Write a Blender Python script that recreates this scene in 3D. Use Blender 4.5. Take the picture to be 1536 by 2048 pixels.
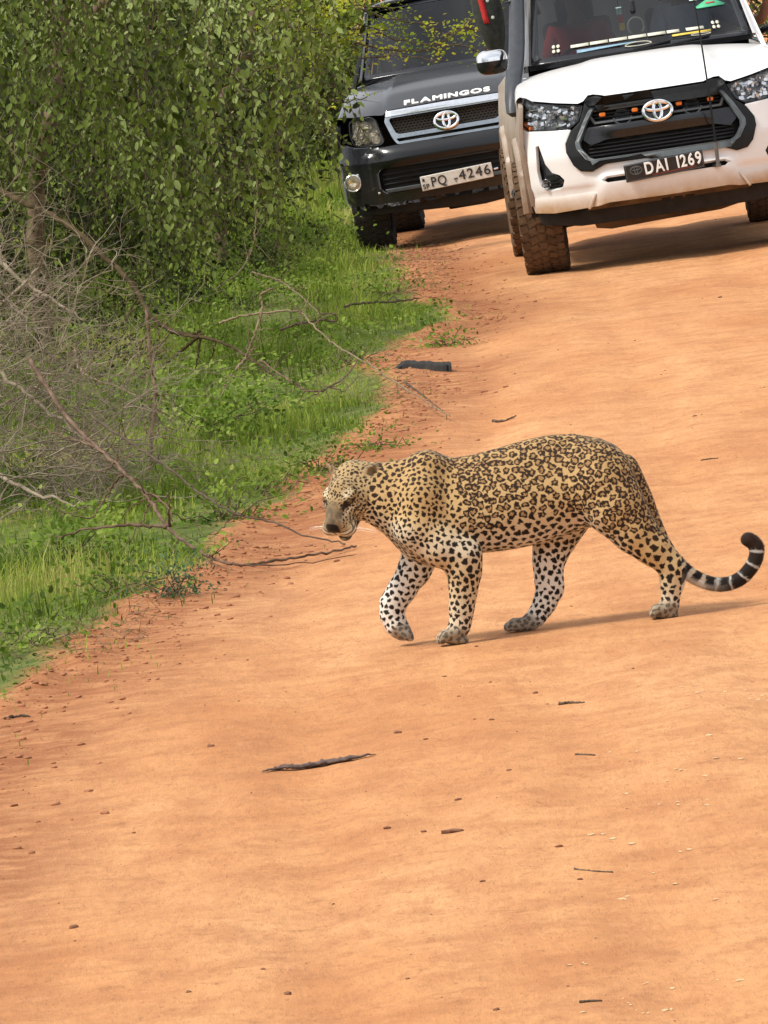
import bpy, bmesh, math, random
import numpy as np
from mathutils import Vector, Matrix, Euler, geometry, kdtree

for _o in list(bpy.data.objects):
    bpy.data.objects.remove(_o, do_unlink=True)
scene = bpy.context.scene
COL = scene.collection
rng = np.random.default_rng(7)
random.seed(7)

# ------------------------------------------------------------------ camera
CAM_H, PITCH, ROLL, FPX = 2.8, math.radians(4.105), math.radians(5.0), 18000.0
cp, sp, cr, sr = math.cos(PITCH), math.sin(PITCH), math.cos(ROLL), math.sin(ROLL)
FWD = Vector((0, cp, -sp))
UP0 = Vector((0, sp, cp))
RIGHT = Vector((cr, 0, 0)) - sr * UP0
UP = Vector((sr, 0, 0)) + cr * UP0
CAM = Vector((0, 0, CAM_H))
cam_data = bpy.data.cameras.new("camera")
cam_data.sensor_fit = 'HORIZONTAL'
cam_data.sensor_width = 36.0
cam_data.lens = FPX / 1536.0 * 36.0
cam_data.clip_start, cam_data.clip_end = 0.5, 3000.0
cam = bpy.data.objects.new("camera", cam_data)
COL.objects.link(cam)
cam.matrix_world = Matrix(((RIGHT.x, UP.x, -FWD.x, CAM.x), (RIGHT.y, UP.y, -FWD.y, CAM.y),
                           (RIGHT.z, UP.z, -FWD.z, CAM.z), (0, 0, 0, 1)))
scene.camera = cam

# ------------------------------------------------------------------ sky, sun, exposure
SUN_EL = math.radians(52)
SUN_AZ = math.radians(-112)          # from +Y towards +X; the sun stands to the left, a little behind the viewer
sdir = Vector((math.cos(SUN_EL) * math.sin(SUN_AZ), math.cos(SUN_EL) * math.cos(SUN_AZ), math.sin(SUN_EL)))
world = bpy.data.worlds.new("World")
scene.world = world
world.use_nodes = True
wn, wl = world.node_tree.nodes, world.node_tree.links
wn.clear()
w_out = wn.new("ShaderNodeOutputWorld")
w_bg = wn.new("ShaderNodeBackground")
w_sky = wn.new("ShaderNodeTexSky")
w_sky.sky_type = 'NISHITA'
w_sky.sun_disc = False
w_sky.sun_elevation = SUN_EL
w_sky.sun_rotation = SUN_AZ
w_sky.air_density = 1.0
w_sky.dust_density = 3.0
w_hs = wn.new("ShaderNodeHueSaturation")
w_hs.inputs["Saturation"].default_value = 0.38      # thin cloud: a whiter sky
wl.new(w_sky.outputs[0], w_hs.inputs["Color"])
# broken bright cloud over the whole sky
w_tc = wn.new("ShaderNodeTexCoord")
w_map = wn.new("ShaderNodeMapping"); w_map.inputs["Scale"].default_value = (1.0, 1.0, 2.6)
w_nz = wn.new("ShaderNodeTexNoise"); w_nz.inputs["Scale"].default_value = 2.2; w_nz.inputs["Detail"].default_value = 7; w_nz.inputs["Roughness"].default_value = .58
w_rp = wn.new("ShaderNodeValToRGB"); w_rp.color_ramp.elements[0].position = .40; w_rp.color_ramp.elements[1].position = .60
w_mx = wn.new("ShaderNodeMix"); w_mx.data_type = 'RGBA'
w_mx.inputs[7].default_value = (5.4, 5.5, 5.7, 1)
wl.new(w_tc.outputs["Generated"], w_map.inputs[0]); wl.new(w_map.outputs[0], w_nz.inputs["Vector"]); wl.new(w_nz.outputs[0], w_rp.inputs[0])
wl.new(w_rp.outputs[0], w_mx.inputs[0]); wl.new(w_hs.outputs[0], w_mx.inputs[6])
wl.new(w_mx.outputs[2], w_bg.inputs["Color"])
w_bg.inputs["Strength"].default_value = 0.13
wl.new(w_bg.outputs[0], w_out.inputs[0])
sun_data = bpy.data.lights.new("sun", 'SUN')
sun_data.energy = 2.0
sun_data.angle = math.radians(11)
sun_data.color = (1.0, 0.95, 0.87)
sun = bpy.data.objects.new("sun", sun_data)
COL.objects.link(sun)
sun.rotation_euler = sdir.to_track_quat('Z', 'Y').to_euler()
scene.view_settings.view_transform = 'Standard'
scene.view_settings.look = 'None'
scene.view_settings.gamma = 1.0
scene.view_settings.exposure = 0.80
scene.view_settings.use_curve_mapping = False
scene.cycles.max_bounces = 8
scene.cycles.transparent_max_bounces = 24
scene.cycles.use_denoising = True

# ------------------------------------------------------------------ helpers
def ray(px, py):
    return FWD + RIGHT * ((px - 768.0) / FPX) + UP * ((1024.0 - py) / FPX)

def at(px, py, Y):
    """point of the place that the photograph shows at (px, py), Y metres down the road"""
    d = ray(px, py)
    return CAM + d * (Y / d.y)

_KY = [-400, 0, 20, 32, 45, 60, 65, 74, 79, 90, 120, 200, 3000]
_KG = [0, 0, 0, -.009, -.03, -.118, -.121, -.418, -.418, -.46, -.35, 0, 0]
_KS = [.02, .03, .034, .0367, .045, .0594, .0594, .0805, .0805, .07, .04, 0, 0]

def base_z(x, y):
    x = np.asarray(x, float); y = np.asarray(y, float)
    xs = 7.0 * np.tanh(x / 7.0)
    return np.interp(y, _KY, _KG) + np.interp(y, _KY, _KS) * xs

_tab = np.random.default_rng(3).random((256, 256))
def vnoise(x, y):
    xi = np.floor(x).astype(int); yi = np.floor(y).astype(int)
    fx = x - xi; fy = y - yi
    fx = fx * fx * (3 - 2 * fx); fy = fy * fy * (3 - 2 * fy)
    a = _tab[xi & 255, yi & 255]; b = _tab[(xi + 1) & 255, yi & 255]
    c = _tab[xi & 255, (yi + 1) & 255]; d = _tab[(xi + 1) & 255, (yi + 1) & 255]
    return (a * (1 - fx) + b * fx) * (1 - fy) + (c * (1 - fx) + d * fx) * fy - 0.5

def fbm(x, y, o=4):
    s = 0; a = 1.0
    for k in range(o):
        s = s + a * vnoise(x * 2 ** k + 17.3 * k, y * 2 ** k + 9.1 * k); a *= 0.5
    return s

def ground_hit(px, py):
    d = ray(px, py); Y = 40.0
    for _ in range(40):
        p = CAM + d * (Y / d.y)
        g = float(base_z(p.x, p.y))
        Y = Y + (p.z - g) / (-d.z / d.y) * 0.8
    p = CAM + d * (Y / d.y)
    return p

# left edge of the road, read off the photograph and laid on the ground
_EDGE_PX = [(-150, 1500), (0, 1402), (110, 1335), (250, 1222), (330, 1180), (405, 1150), (420, 1095), (545, 1010),
            (600, 950), (700, 878), (765, 830), (760, 770), (700, 735), (740, 715), (840, 668), (900, 645), (830, 600),
            (800, 545), (775, 512), (760, 480)]
_e = [ground_hit(*p) for p in _EDGE_PX]
_EY = [0.0, 20.0] + [p.y for p in _e] + [82.0, 100.0, 200.0, 3000]
_EX = [-2.6, -2.0] + [p.x for p in _e] + [0.10, 0.30, 0.3, 0.3]
_o = np.argsort(_EY)
_EY = np.array(_EY)[_o]; _EX = np.array(_EX)[_o]

def edge_x(y):
    return np.interp(y, _EY, _EX)

def verge_amount(x, y):
    """>0 on the grassy verge, <0 on the bare road (metres from the wavy edge)"""
    x = np.asarray(x, float); y = np.asarray(y, float)
    wob = 0.16 * fbm(x * 2.3 + 3, y * 0.9, 3) + 0.06 * fbm(x * 9, y * 4, 2)
    left = edge_x(y) - x + wob
    right = x - (7.2 + 0.4 * np.sin(y * 0.13)) + 3 * wob
    return np.maximum(left, right)

def ground_z(x, y):
    x = np.asarray(x, float); y = np.asarray(y, float)
    z = base_z(x, y)
    m = verge_amount(x, y)
    near = np.clip((140 - y) / 60, 0, 1)
    near = near * (1 - .85 * np.exp(-((x - .65) / 1.0) ** 4 - ((y - 32.1) / .8) ** 4)) * (1 - .8 * np.exp(-((x - 2.1) / 1.5) ** 4 - ((y - 62.5) / 2.6) ** 4)) * (1 - .8 * np.exp(-((x - 1.0) / 1.5) ** 4 - ((y - 76.5) / 2.6) ** 4))
    z = z + near * (0.036 * fbm(x * 0.9, y * 0.30, 3) + 0.007 * fbm(x * 5, y * 1.6, 3) + 0.004 * fbm(x * 20, y * 8, 3))
    # wheel ruts
    for cx in (-0.35, 0.62, 1.35, 2.3, 3.6):
        c = cx + 0.12 * np.sin(y * 0.11 + cx)
        z = z - near * 0.020 * np.exp(-((x - c) / 0.15) ** 2) * (.5 + .8 * np.clip(.5 + fbm(x * .4 + cx, y * .22, 2), 0, 1))
    # crumbly lip along the verge
    z = z + 0.035 * np.exp(-((m + 0.05) / 0.16) ** 2) * (0.4 + 1.6 * np.abs(fbm(x * 7, y * 3, 2))) * near
    z = z + np.clip(m, 0, 3) * 0.02
    return z

def gz(x, y):
    return float(ground_z(np.array([x]), np.array([y]))[0])

# ---- materials
MATS = {}
def mat(name, col=(.5, .5, .5), rough=.6, metal=0.0, var=0.0, vscale=20.0, bump=0.0, bscale=80.0, spec=.5, coat=0.0,
        col2=None, aniso=None, translucent=0.0, attr=None, ramp=None):
    if name in MATS:
        return MATS[name]
    m = bpy.data.materials.new(name)
    m.use_nodes = True
    n, l = m.node_tree.nodes, m.node_tree.links
    b = n["Principled BSDF"]
    b.inputs["Roughness"].default_value = rough
    b.inputs["Metallic"].default_value = metal
    b.inputs["Specular IOR Level"].default_value = spec
    if coat:
        b.inputs["Coat Weight"].default_value = coat
        b.inputs["Coat Roughness"].default_value = .06
    csock = None
    tc = n.new("ShaderNodeTexCoord")
    if attr:
        a = n.new("ShaderNodeAttribute"); a.attribute_name = attr
        if ramp:
            r = n.new("ShaderNodeValToRGB")
            e = r.color_ramp.elements
            while len(e) > 1:
                e.remove(e[-1])
            e[0].position, e[0].color = ramp[0][0], (*ramp[0][1], 1)
            for p_, c_ in ramp[1:]:
                q = e.new(p_); q.color = (*c_, 1)
            l.new(a.outputs["Fac"], r.inputs[0]); csock = r.outputs[0]
        else:
            csock = a.outputs["Color"]
    elif var or col2:
        nz = n.new("ShaderNodeTexNoise")
        nz.inputs["Scale"].default_value = vscale
        nz.inputs["Detail"].default_value = 6
        l.new(tc.outputs["Object"], nz.inputs["Vector"])
        r = n.new("ShaderNodeValToRGB")
        r.color_ramp.elements[0].position = .32; r.color_ramp.elements[1].position = .68
        c2 = col2 or tuple(min(1, c * (1 + var)) for c in col)
        c1 = col if col2 else tuple(c * (1 - var) for c in col)
        r.color_ramp.elements[0].color = (*c1, 1); r.color_ramp.elements[1].color = (*c2, 1)
        l.new(nz.outputs[0], r.inputs[0]); csock = r.outputs[0]
    if csock is not None:
        l.new(csock, b.inputs["Base Color"])
    else:
        b.inputs["Base Color"].default_value = (*col, 1)
    if bump:
        nb = n.new("ShaderNodeTexNoise")
        nb.inputs["Scale"].default_value = bscale; nb.inputs["Detail"].default_value = 5
        l.new(tc.outputs["Object"], nb.inputs["Vector"])
        bp = n.new("ShaderNodeBump"); bp.inputs["Strength"].default_value = bump; bp.inputs["Distance"].default_value = .01
        l.new(nb.outputs[0], bp.inputs["Height"]); l.new(bp.outputs[0], b.inputs["Normal"])
    if translucent:
        t = n.new("ShaderNodeBsdfTranslucent")
        if csock is not None:
            l.new(csock, t.inputs["Color"])
        else:
            t.inputs["Color"].default_value = (*col, 1)
        mx = n.new("ShaderNodeMixShader"); mx.inputs[0].default_value = translucent
        l.new(b.outputs[0], mx.inputs[1]); l.new(t.outputs[0], mx.inputs[2])
        l.new(mx.outputs[0], n["Material Output"].inputs[0])
    MATS[name] = m
    return m

def glass_mat(name, tint=(.3, .32, .33), rough=.03, refl=1.45):
    if name in MATS:
        return MATS[name]
    m = bpy.data.materials.new(name); m.use_nodes = True
    n, l = m.node_tree.nodes, m.node_tree.links
    n.remove(n["Principled BSDF"])
    t = n.new("ShaderNodeBsdfTransparent"); t.inputs[0].default_value = (*tint, 1)
    g = n.new("ShaderNodeBsdfGlossy"); g.inputs["Roughness"].default_value = rough
    f = n.new("ShaderNodeFresnel"); f.inputs[0].default_value = refl
    mx = n.new("ShaderNodeMixShader")
    l.new(f.outputs[0], mx.inputs[0]); l.new(t.outputs[0], mx.inputs[1]); l.new(g.outputs[0], mx.inputs[2])
    l.new(mx.outputs[0], n["Material Output"].inputs[0])
    MATS[name] = m
    return m

# ---- objects
def tag(o, label=None, cat=None, group=None, kind=None):
    if label: o["label"] = label
    if cat: o["category"] = cat
    if group: o["group"] = group
    if kind: o["kind"] = kind
    return o

def empty(name, label=None, cat=None, group=None):
    o = bpy.data.objects.new(name, None)
    o.empty_display_size = .1
    COL.objects.link(o)
    return tag(o, label, cat, group)

def link_mesh(name, me, m, parent=None, smooth=True, angle=None):
    o = bpy.data.objects.new(name, me)
    COL.objects.link(o)
    if m is not None:
        me.materials.append(m)
    if parent is not None:
        o.parent = parent
    if smooth and len(me.polygons):
        me.polygons.foreach_set("use_smooth", np.ones(len(me.polygons), dtype=bool))
        if angle:
            me.set_sharp_from_angle(angle=math.radians(angle))
    return o

def np_mesh(name, V, F, attrs=None, colors=None):
    """V (n,3); F (m,3) or (m,4)"""
    me = bpy.data.meshes.new(name)
    V = np.ascontiguousarray(V, dtype=np.float32); F = np.ascontiguousarray(F, dtype=np.int32)
    k = F.shape[1]
    me.vertices.add(len(V)); me.vertices.foreach_set("co", V.ravel())
    me.loops.add(F.size); me.loops.foreach_set("vertex_index", F.ravel())
    me.polygons.add(len(F))
    me.polygons.foreach_set("loop_start", np.arange(0, F.size, k, dtype=np.int32))
    me.update(calc_edges=True)
    for nme, arr in (attrs or {}).items():
        a = me.attributes.new(nme, 'FLOAT', 'POINT'); a.data.foreach_set("value", np.asarray(arr, np.float32))
    for nme, arr in (colors or {}).items():
        a = me.attributes.new(nme, 'FLOAT_COLOR', 'POINT')
        c = np.ones((len(V), 4), np.float32); c[:, :3] = arr
        a.data.foreach_set("color", c.ravel())
    return me

class MB:
    """collects simple shapes and links them as one mesh object"""
    def __init__(s):
        s.v = []; s.f = []
    def add(s, vs, fs):
        b = len(s.v)
        s.v += [tuple(v) for v in vs]; s.f += [tuple(b + i for i in f) for f in fs]
    def box(s, c, d, rot=None):
        hx, hy, hz = d[0] / 2, d[1] / 2, d[2] / 2
        vs = [Vector((x, y, z)) for x in (-hx, hx) for y in (-hy, hy) for z in (-hz, hz)]
        if rot is not None:
            vs = [rot @ v for v in vs]
        c = Vector(c)
        s.add([v + c for v in vs], [(0, 1, 3, 2), (4, 6, 7, 5), (0, 4, 5, 1), (2, 3, 7, 6), (0, 2, 6, 4), (1, 5, 7, 3)])
        return s
    def tube(s, pts, rad, n=6, closed=False, squash=None):
        pts = [Vector(p) for p in pts]
        if not hasattr(rad, '__len__'):
            rad = [rad] * len(pts)
        N = len(pts); vs = []; fs = []
        ref = None
        for i, p in enumerate(pts):
            a = pts[i - 1] if (i > 0 or closed) else p
            b = pts[(i + 1) % N] if (i < N - 1 or closed) else p
            t = (b - a).normalized() if (b - a).length > 1e-9 else Vector((0, 0, 1))
            if ref is None:
                ref = Vector((0, 0, 1)) if abs(t.z) < .9 else Vector((1, 0, 0))
            x = (ref - t * ref.dot(t))
            x = x.normalized() if x.length > 1e-6 else t.orthogonal().normalized()
            ref = x
            y = t.cross(x)
            for k in range(n):
                a_ = 2 * math.pi * k / n
                vs.append(p + (x * math.cos(a_) + y * math.sin(a_)) * rad[i])
        M = N if closed else N - 1
        for i in range(M):
            j = (i + 1) % N
            for k in range(n):
                k2 = (k + 1) % n
                fs.append((i * n + k, i * n + k2, j * n + k2, j * n + k))
        if not closed:
            fs.append(tuple(range(n - 1, -1, -1))); fs.append(tuple((N - 1) * n + k for k in range(n)))
        s.add(vs, fs); return s
    def lathe(s, prof, n=32, axis='X', c=(0, 0, 0), closed=False):
        """prof: list of (radius, along-axis)"""
        vs = []; fs = []; c = Vector(c)
        for r, a in prof:
            for k in range(n):
                t = 2 * math.pi * k / n
                q = {'X': (a, r * math.cos(t), r * math.sin(t)), 'Y': (r * math.cos(t), a, r * math.sin(t)),
                     'Z': (r * math.cos(t), r * math.sin(t), a)}[axis]
                vs.append(c + Vector(q))
        m = len(prof)
        for i in range(m if closed else m - 1):
            j = (i + 1) % m
            for k in range(n):
                k2 = (k + 1) % n
                fs.append((i * n + k, i * n + k2, j * n + k2, j * n + k))
        s.add(vs, fs); return s
    def grid(s, fn, nu, nv):
        vs = [fn(i / nu, j / nv) for j in range(nv + 1) for i in range(nu + 1)]
        fs = [(j * (nu + 1) + i, j * (nu + 1) + i + 1, (j + 1) * (nu + 1) + i + 1, (j + 1) * (nu + 1) + i)
              for j in range(nv) for i in range(nu)]
        s.add(vs, fs); return s
    def build(s, name, m, parent=None, smooth=True, angle=35, bevel=0, solid=0):
        me = bpy.data.meshes.new(name)
        me.from_pydata([tuple(v) for v in s.v], [], s.f)
        bm = bmesh.new(); bm.from_mesh(me); bmesh.ops.recalc_face_normals(bm, faces=bm.faces); bm.to_mesh(me); bm.free()
        me.update()
        o = link_mesh(name, me, m, parent, smooth, angle)
        if solid:
            md = o.modifiers.new("s", 'SOLIDIFY'); md.thickness = solid; md.offset = -1
        if bevel:
            md = o.modifiers.new("b", 'BEVEL'); md.width = bevel; md.segments = 2; md.limit_method = 'ANGLE'
        return o

def mirror(pts):
    """right half, top to bottom along +x -> whole closed outline"""
    return list(pts) + [(-x, z) for x, z in reversed(pts) if abs(x) > 1e-6]

def panel(name, loops, fn, m, parent, step=.06, th=.02, bevel=.004, angle=40):
    """a sheet cut to the outline (first loop; further loops are holes), bent by fn(a,b)->xyz and given thickness"""
    if not isinstance(loops[0][0], (tuple, list)):
        loops = [loops]
    polys = [[Vector((a, b, 0)) for a, b in lp] for lp in loops]
    flat = [p for lp in polys for p in lp]
    tris = geometry.tessellate_polygon(polys)
    bm = bmesh.new()
    vs = [bm.verts.new(p) for p in flat]
    for t in tris:
        try:
            bm.faces.new([vs[i] for i in t])
        except ValueError:
            pass
    xs = [p.x for p in flat]; ys = [p.y for p in flat]
    for ax, lo, hi in ((0, min(xs), max(xs)), (1, min(ys), max(ys))):
        n = max(1, int((hi - lo) / step))
        for k in range(1, n):
            co = [0, 0, 0]; no = [0, 0, 0]; co[ax] = lo + (hi - lo) * k / n; no[ax] = 1
            bmesh.ops.bisect_plane(bm, geom=bm.verts[:] + bm.edges[:] + bm.faces[:], plane_co=co, plane_no=no, dist=1e-5)
    for v in bm.verts:
        v.co = Vector(fn(v.co.x, v.co.y))
    bmesh.ops.recalc_face_normals(bm, faces=bm.faces)
    if th:
        # thickness goes away from the viewer side (+Y)
        s = sum((f.normal.y * f.calc_area() for f in bm.faces))
        sx = sum((f.normal.x * f.calc_area() for f in bm.faces))
        c = sum((v.co.x for v in bm.verts)) / len(bm.verts)
        if (abs(s) > abs(sx) and s > 0) or (abs(s) <= abs(sx) and sx * c < 0):
            bmesh.ops.reverse_faces(bm, faces=bm.faces)
    me = bpy.data.meshes.new(name); bm.to_mesh(me); bm.free()
    o = link_mesh(name, me, m, parent, True, angle)
    if th:
        md = o.modifiers.new("s", 'SOLIDIFY'); md.thickness = th; md.offset = -1
    if bevel:
        md = o.modifiers.new("b", 'BEVEL'); md.width = bevel; md.segments = 2; md.limit_method = 'ANGLE'; md.angle_limit = math.radians(50)
    return o

def text(name, body, size, m, parent, loc, extrude=.002, offset=0.0, sx=1.0, rotz=0, shear=0, space=1.0, tilt=0):
    cu = bpy.data.curves.new(name, 'FONT')
    cu.body = body; cu.size = size; cu.extrude = extrude; cu.bevel_depth = offset; cu.bevel_resolution = 1
    cu.align_x = 'LEFT' if len(body) == 1 and name == 'letter' else 'CENTER'; cu.align_y = 'CENTER'; cu.shear = shear; cu.space_character = space
    tmp = bpy.data.objects.new(name, cu)
    COL.objects.link(tmp)
    dg = bpy.context.evaluated_depsgraph_get()
    me = bpy.data.meshes.new_from_object(tmp.evaluated_get(dg))
    bpy.data.objects.remove(tmp, do_unlink=True)
    bpy.data.curves.remove(cu)
    me.materials.clear()
    o = link_mesh(name, me, m, parent, False)
    o.location = loc; o.rotation_euler = (math.pi / 2 + tilt, rotz, 0); o.scale = (sx, 1, 1)
    return o

def letters(s, size, width, m, parent, loc, bold=.002, gap=.16, space=.45, tilt=0, z0=0.0):
    """one object per character, laid out to the given overall width"""
    objs = []; adv = 0.0
    for ch in s:
        if ch == ' ':
            adv += space * size; continue
        o = text("letter", ch, size, m, parent, (0, 0, 0), .002, bold, 1.0)
        xs = [v.co.x for v in o.data.vertices]; x0, x1 = min(xs), max(xs); wd = x1 - x0
        objs.append((o, adv - x0)); adv += wd + gap * size
    adv -= gap * size
    k = width / adv
    for o, x in objs:
        o.scale = (k, 1, 1)
        o.location = (loc[0] - width / 2 + x * k, loc[1], loc[2])
        o.rotation_euler = (math.pi / 2 + tilt, 0, 0)

def frames(d, up_hint):
    d = d / np.maximum(np.linalg.norm(d, axis=1, keepdims=True), 1e-9)
    s = np.cross(d, up_hint); s /= np.maximum(np.linalg.norm(s, axis=1, keepdims=True), 1e-9)
    n = np.cross(s, d)
    return d, s, n

def leaf_arrays(base, d, hint, L, Wd, fold=.25):
    """many leaves: base points, growth direction, a hint for the face normal, lengths and widths -> V,F"""
    n = len(base)
    d, s, nn = frames(d, hint)
    L = np.asarray(L)[:, None]; Wd = np.asarray(Wd)[:, None]
    def pt(t, k, lift=0.0):
        return base + d * L * t + s * Wd * k + nn * (Wd * abs(k) * 2 * fold - L * .10 * t * t)
    V = np.stack([pt(0, 0), pt(.22, .40), pt(.22, -.40), pt(.60, .46), pt(.60, -.46), pt(1, 0), pt(.22, 0), pt(.60, 0)], 1).reshape(-1, 3)
    k = np.arange(n)[:, None] * 8
    T = [(0, 1, 6), (0, 6, 2), (1, 3, 7), (1, 7, 6), (6, 7, 4), (6, 4, 2), (3, 5, 7), (7, 5, 4)]
    F = np.concatenate([k + np.array([t]) for t in T], 1).reshape(-1, 3)
    return V, F

def twig_arrays(A, B, ra, rb):
    """many thin three-sided rods from A to B"""
    d = B - A
    hint = np.where(np.abs(d[:, 2:3]) < .9 * np.linalg.norm(d, axis=1, keepdims=True), [[0, 0, 1.0]], [[1.0, 0, 0]])
    d_, s, n_ = frames(d, hint)
    ra = np.asarray(ra)[:, None]; rb = np.asarray(rb)[:, None]
    V = []
    for P, r in ((A, ra), (B, rb)):
        for k in range(3):
            t = 2 * math.pi * k / 3
            V.append(P + (s * math.cos(t) + n_ * math.sin(t)) * r)
    V = np.stack(V, 1).reshape(-1, 3)
    k = np.arange(len(A))[:, None] * 6
    F = np.concatenate([k + np.array([[i, (i + 1) % 3, 3 + (i + 1) % 3, 3 + i]]) for i in range(3)], 1).reshape(-1, 4)
    return V, F

def bent(pts, n=8, jit=.0, seed=0):
    """a smooth polyline through the given points with a little natural wobble"""
    r_ = random.Random(seed); P = [Vector(p) for p in pts]; out = []
    for i in range(len(P) - 1):
        p0 = P[max(0, i - 1)]; p1 = P[i]; p2 = P[i + 1]; p3 = P[min(len(P) - 1, i + 2)]
        for k in range(n):
            t = k / n
            q = .5 * ((2 * p1) + (p2 - p0) * t + (2 * p0 - 5 * p1 + 4 * p2 - p3) * t * t + (3 * p1 - p0 - 3 * p2 + p3) * t ** 3)
            out.append(q + Vector((r_.gauss(0, jit), r_.gauss(0, jit), r_.gauss(0, jit))))
    out.append(P[-1]); return out

def branch(name, pts, r0, r1, m, parent=None, n=8, jit=.004, seed=0, sides=7):
    q = bent(pts, n, jit, seed); N = len(q)
    r_ = random.Random(seed + 5)
    rad = [(r0 + (r1 - r0) * i / (N - 1)) * r_.uniform(.88, 1.14) for i in range(N)]
    return MB().tube(q, rad, sides).build(name, m, parent, angle=None), q


# ================================================================== THE GROUND
def ground_material():
    m = bpy.data.materials.new("red_laterite_dirt"); m.use_nodes = True
    n, l = m.node_tree.nodes, m.node_tree.links
    b = n["Principled BSDF"]; b.inputs["Roughness"].default_value = .95; b.inputs["Specular IOR Level"].default_value = .15
    geo = n.new("ShaderNodeNewGeometry")
    def noise(scale, sx, sy, detail=6, rough=.6, dist=0.0):
        mp = n.new("ShaderNodeMapping"); mp.inputs["Scale"].default_value = (sx, sy, 1)
        l.new(geo.outputs["Position"], mp.inputs[0])
        t = n.new("ShaderNodeTexNoise"); t.inputs["Scale"].default_value = scale
        t.inputs["Detail"].default_value = detail; t.inputs["Roughness"].default_value = rough
        t.inputs["Distortion"].default_value = dist
        l.new(mp.outputs[0], t.inputs["Vector"]); return t.outputs[0]
    def ramp(src, stops):
        r = n.new("ShaderNodeValToRGB"); e = r.color_ramp.elements
        e[0].position, e[0].color = stops[0][0], (*stops[0][1], 1)
        e[1].position, e[1].color = stops[-1][0], (*stops[-1][1], 1)
        for p, c in stops[1:-1]:
            q = e.new(p); q.color = (*c, 1)
        l.new(src, r.inputs[0]); return r.outputs[0]
    def mix(f, a, c, mode='MIX'):
        x = n.new("ShaderNodeMix"); x.data_type = 'RGBA'; x.blend_type = mode
        if isinstance(f, (int, float)): x.inputs[0].default_value = f
        else: l.new(f, x.inputs[0])
        l.new(a, x.inputs[6])
        if isinstance(c, tuple): x.inputs[7].default_value = (*c, 1)
        else: l.new(c, x.inputs[7])
        return x.outputs[2]
    def math_(op, a, c=None, clamp=False):
        x = n.new("ShaderNodeMath"); x.operation = op; x.use_clamp = clamp
        for i, s_ in enumerate((a, c)):
            if s_ is None: continue
            if isinstance(s_, (int, float)): x.inputs[i].default_value = s_
            else: l.new(s_, x.inputs[i])
        return x.outputs[0]
    big = ramp(noise(.55, 1.3, .35, 5), [(.36, (.50, .222, .086)), (.5, (.585, .290, .122)), (.66, (.63, .33, .148))])
    streak = noise(3.2, 1.1, .9, 8, .66, .4)
    c = mix(math_('MULTIPLY', ramp(streak, [(.44, (0, 0, 0)), (.64, (1, 1, 1))]), .55), big, (.37, .15, .062))
    track = noise(2.4, 1.6, .10, 5, .6, .3)
    c = mix(math_('MULTIPLY', ramp(track, [(.46, (0, 0, 0)), (.68, (1, 1, 1))]), .38), c, (.42, .175, .072))
    fine = noise(30, 1, .26, 8, .75)
    c = mix(math_('MULTIPLY', ramp(fine, [(.46, (0, 0, 0)), (.70, (1, 1, 1))]), .50), c, (.33, .135, .058))
    grit = noise(85, 1, .20, 4, .75)
    c = mix(math_('MULTIPLY', ramp(grit, [(.58, (0, 0, 0)), (.68, (1, 1, 1))]), .6), c, (.25, .11, .05))
    fleck = noise(38, .55, .30, 5, .8, .6)
    c = mix(math_('MULTIPLY', ramp(fleck, [(.635, (0, 0, 0)), (.685, (1, 1, 1))]), .75), c, (.24, .10, .044))
    palen = noise(22, .7, .30, 6, .75)
    c = mix(math_('MULTIPLY', ramp(palen, [(.58, (0, 0, 0)), (.74, (1, 1, 1))]), .35), c, (.66, .37, .20))
    scuff = noise(9, .8, .7, 9, .72, .8)
    c = mix(math_('MULTIPLY', ramp(scuff, [(.55, (0, 0, 0)), (.70, (1, 1, 1))]), .55), c, (.30, .118, .05))
    # moist, redder earth beside the verge (attribute: closeness to the verge)
    at_ = n.new("ShaderNodeAttribute"); at_.attribute_name = "lip"
    lipn = math_('MULTIPLY', at_.outputs["Fac"], ramp(noise(5, 1, 1.5, 6, .7), [(.36, (.30, .30, .30)), (.58, (1, 1, 1))]))
    c = mix(math_('MULTIPLY', lipn, .92), c, (.27, .098, .038))
    # soil under the grass
    av = n.new("ShaderNodeAttribute"); av.attribute_name = "verge"
    soil = ramp(noise(6, 1, 1, 8, .7), [(.35, (.055, .075, .014)), (.55, (.12, .15, .032)), (.75, (.20, .145, .06))])
    c = mix(av.outputs["Fac"], c, soil)
    l.new(c, b.inputs["Base Color"])
    h = math_('ADD', math_('ADD', math_('MULTIPLY', streak, .35), math_('MULTIPLY', scuff, .5)), math_('ADD', math_('MULTIPLY', fine, .6), math_('MULTIPLY', grit, .25)))
    bp = n.new("ShaderNodeBump"); bp.inputs["Strength"].default_value = .8; bp.inputs["Distance"].default_value = .018
    l.new(h, bp.inputs["Height"]); l.new(bp.outputs[0], b.inputs["Normal"])
    return m

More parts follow.
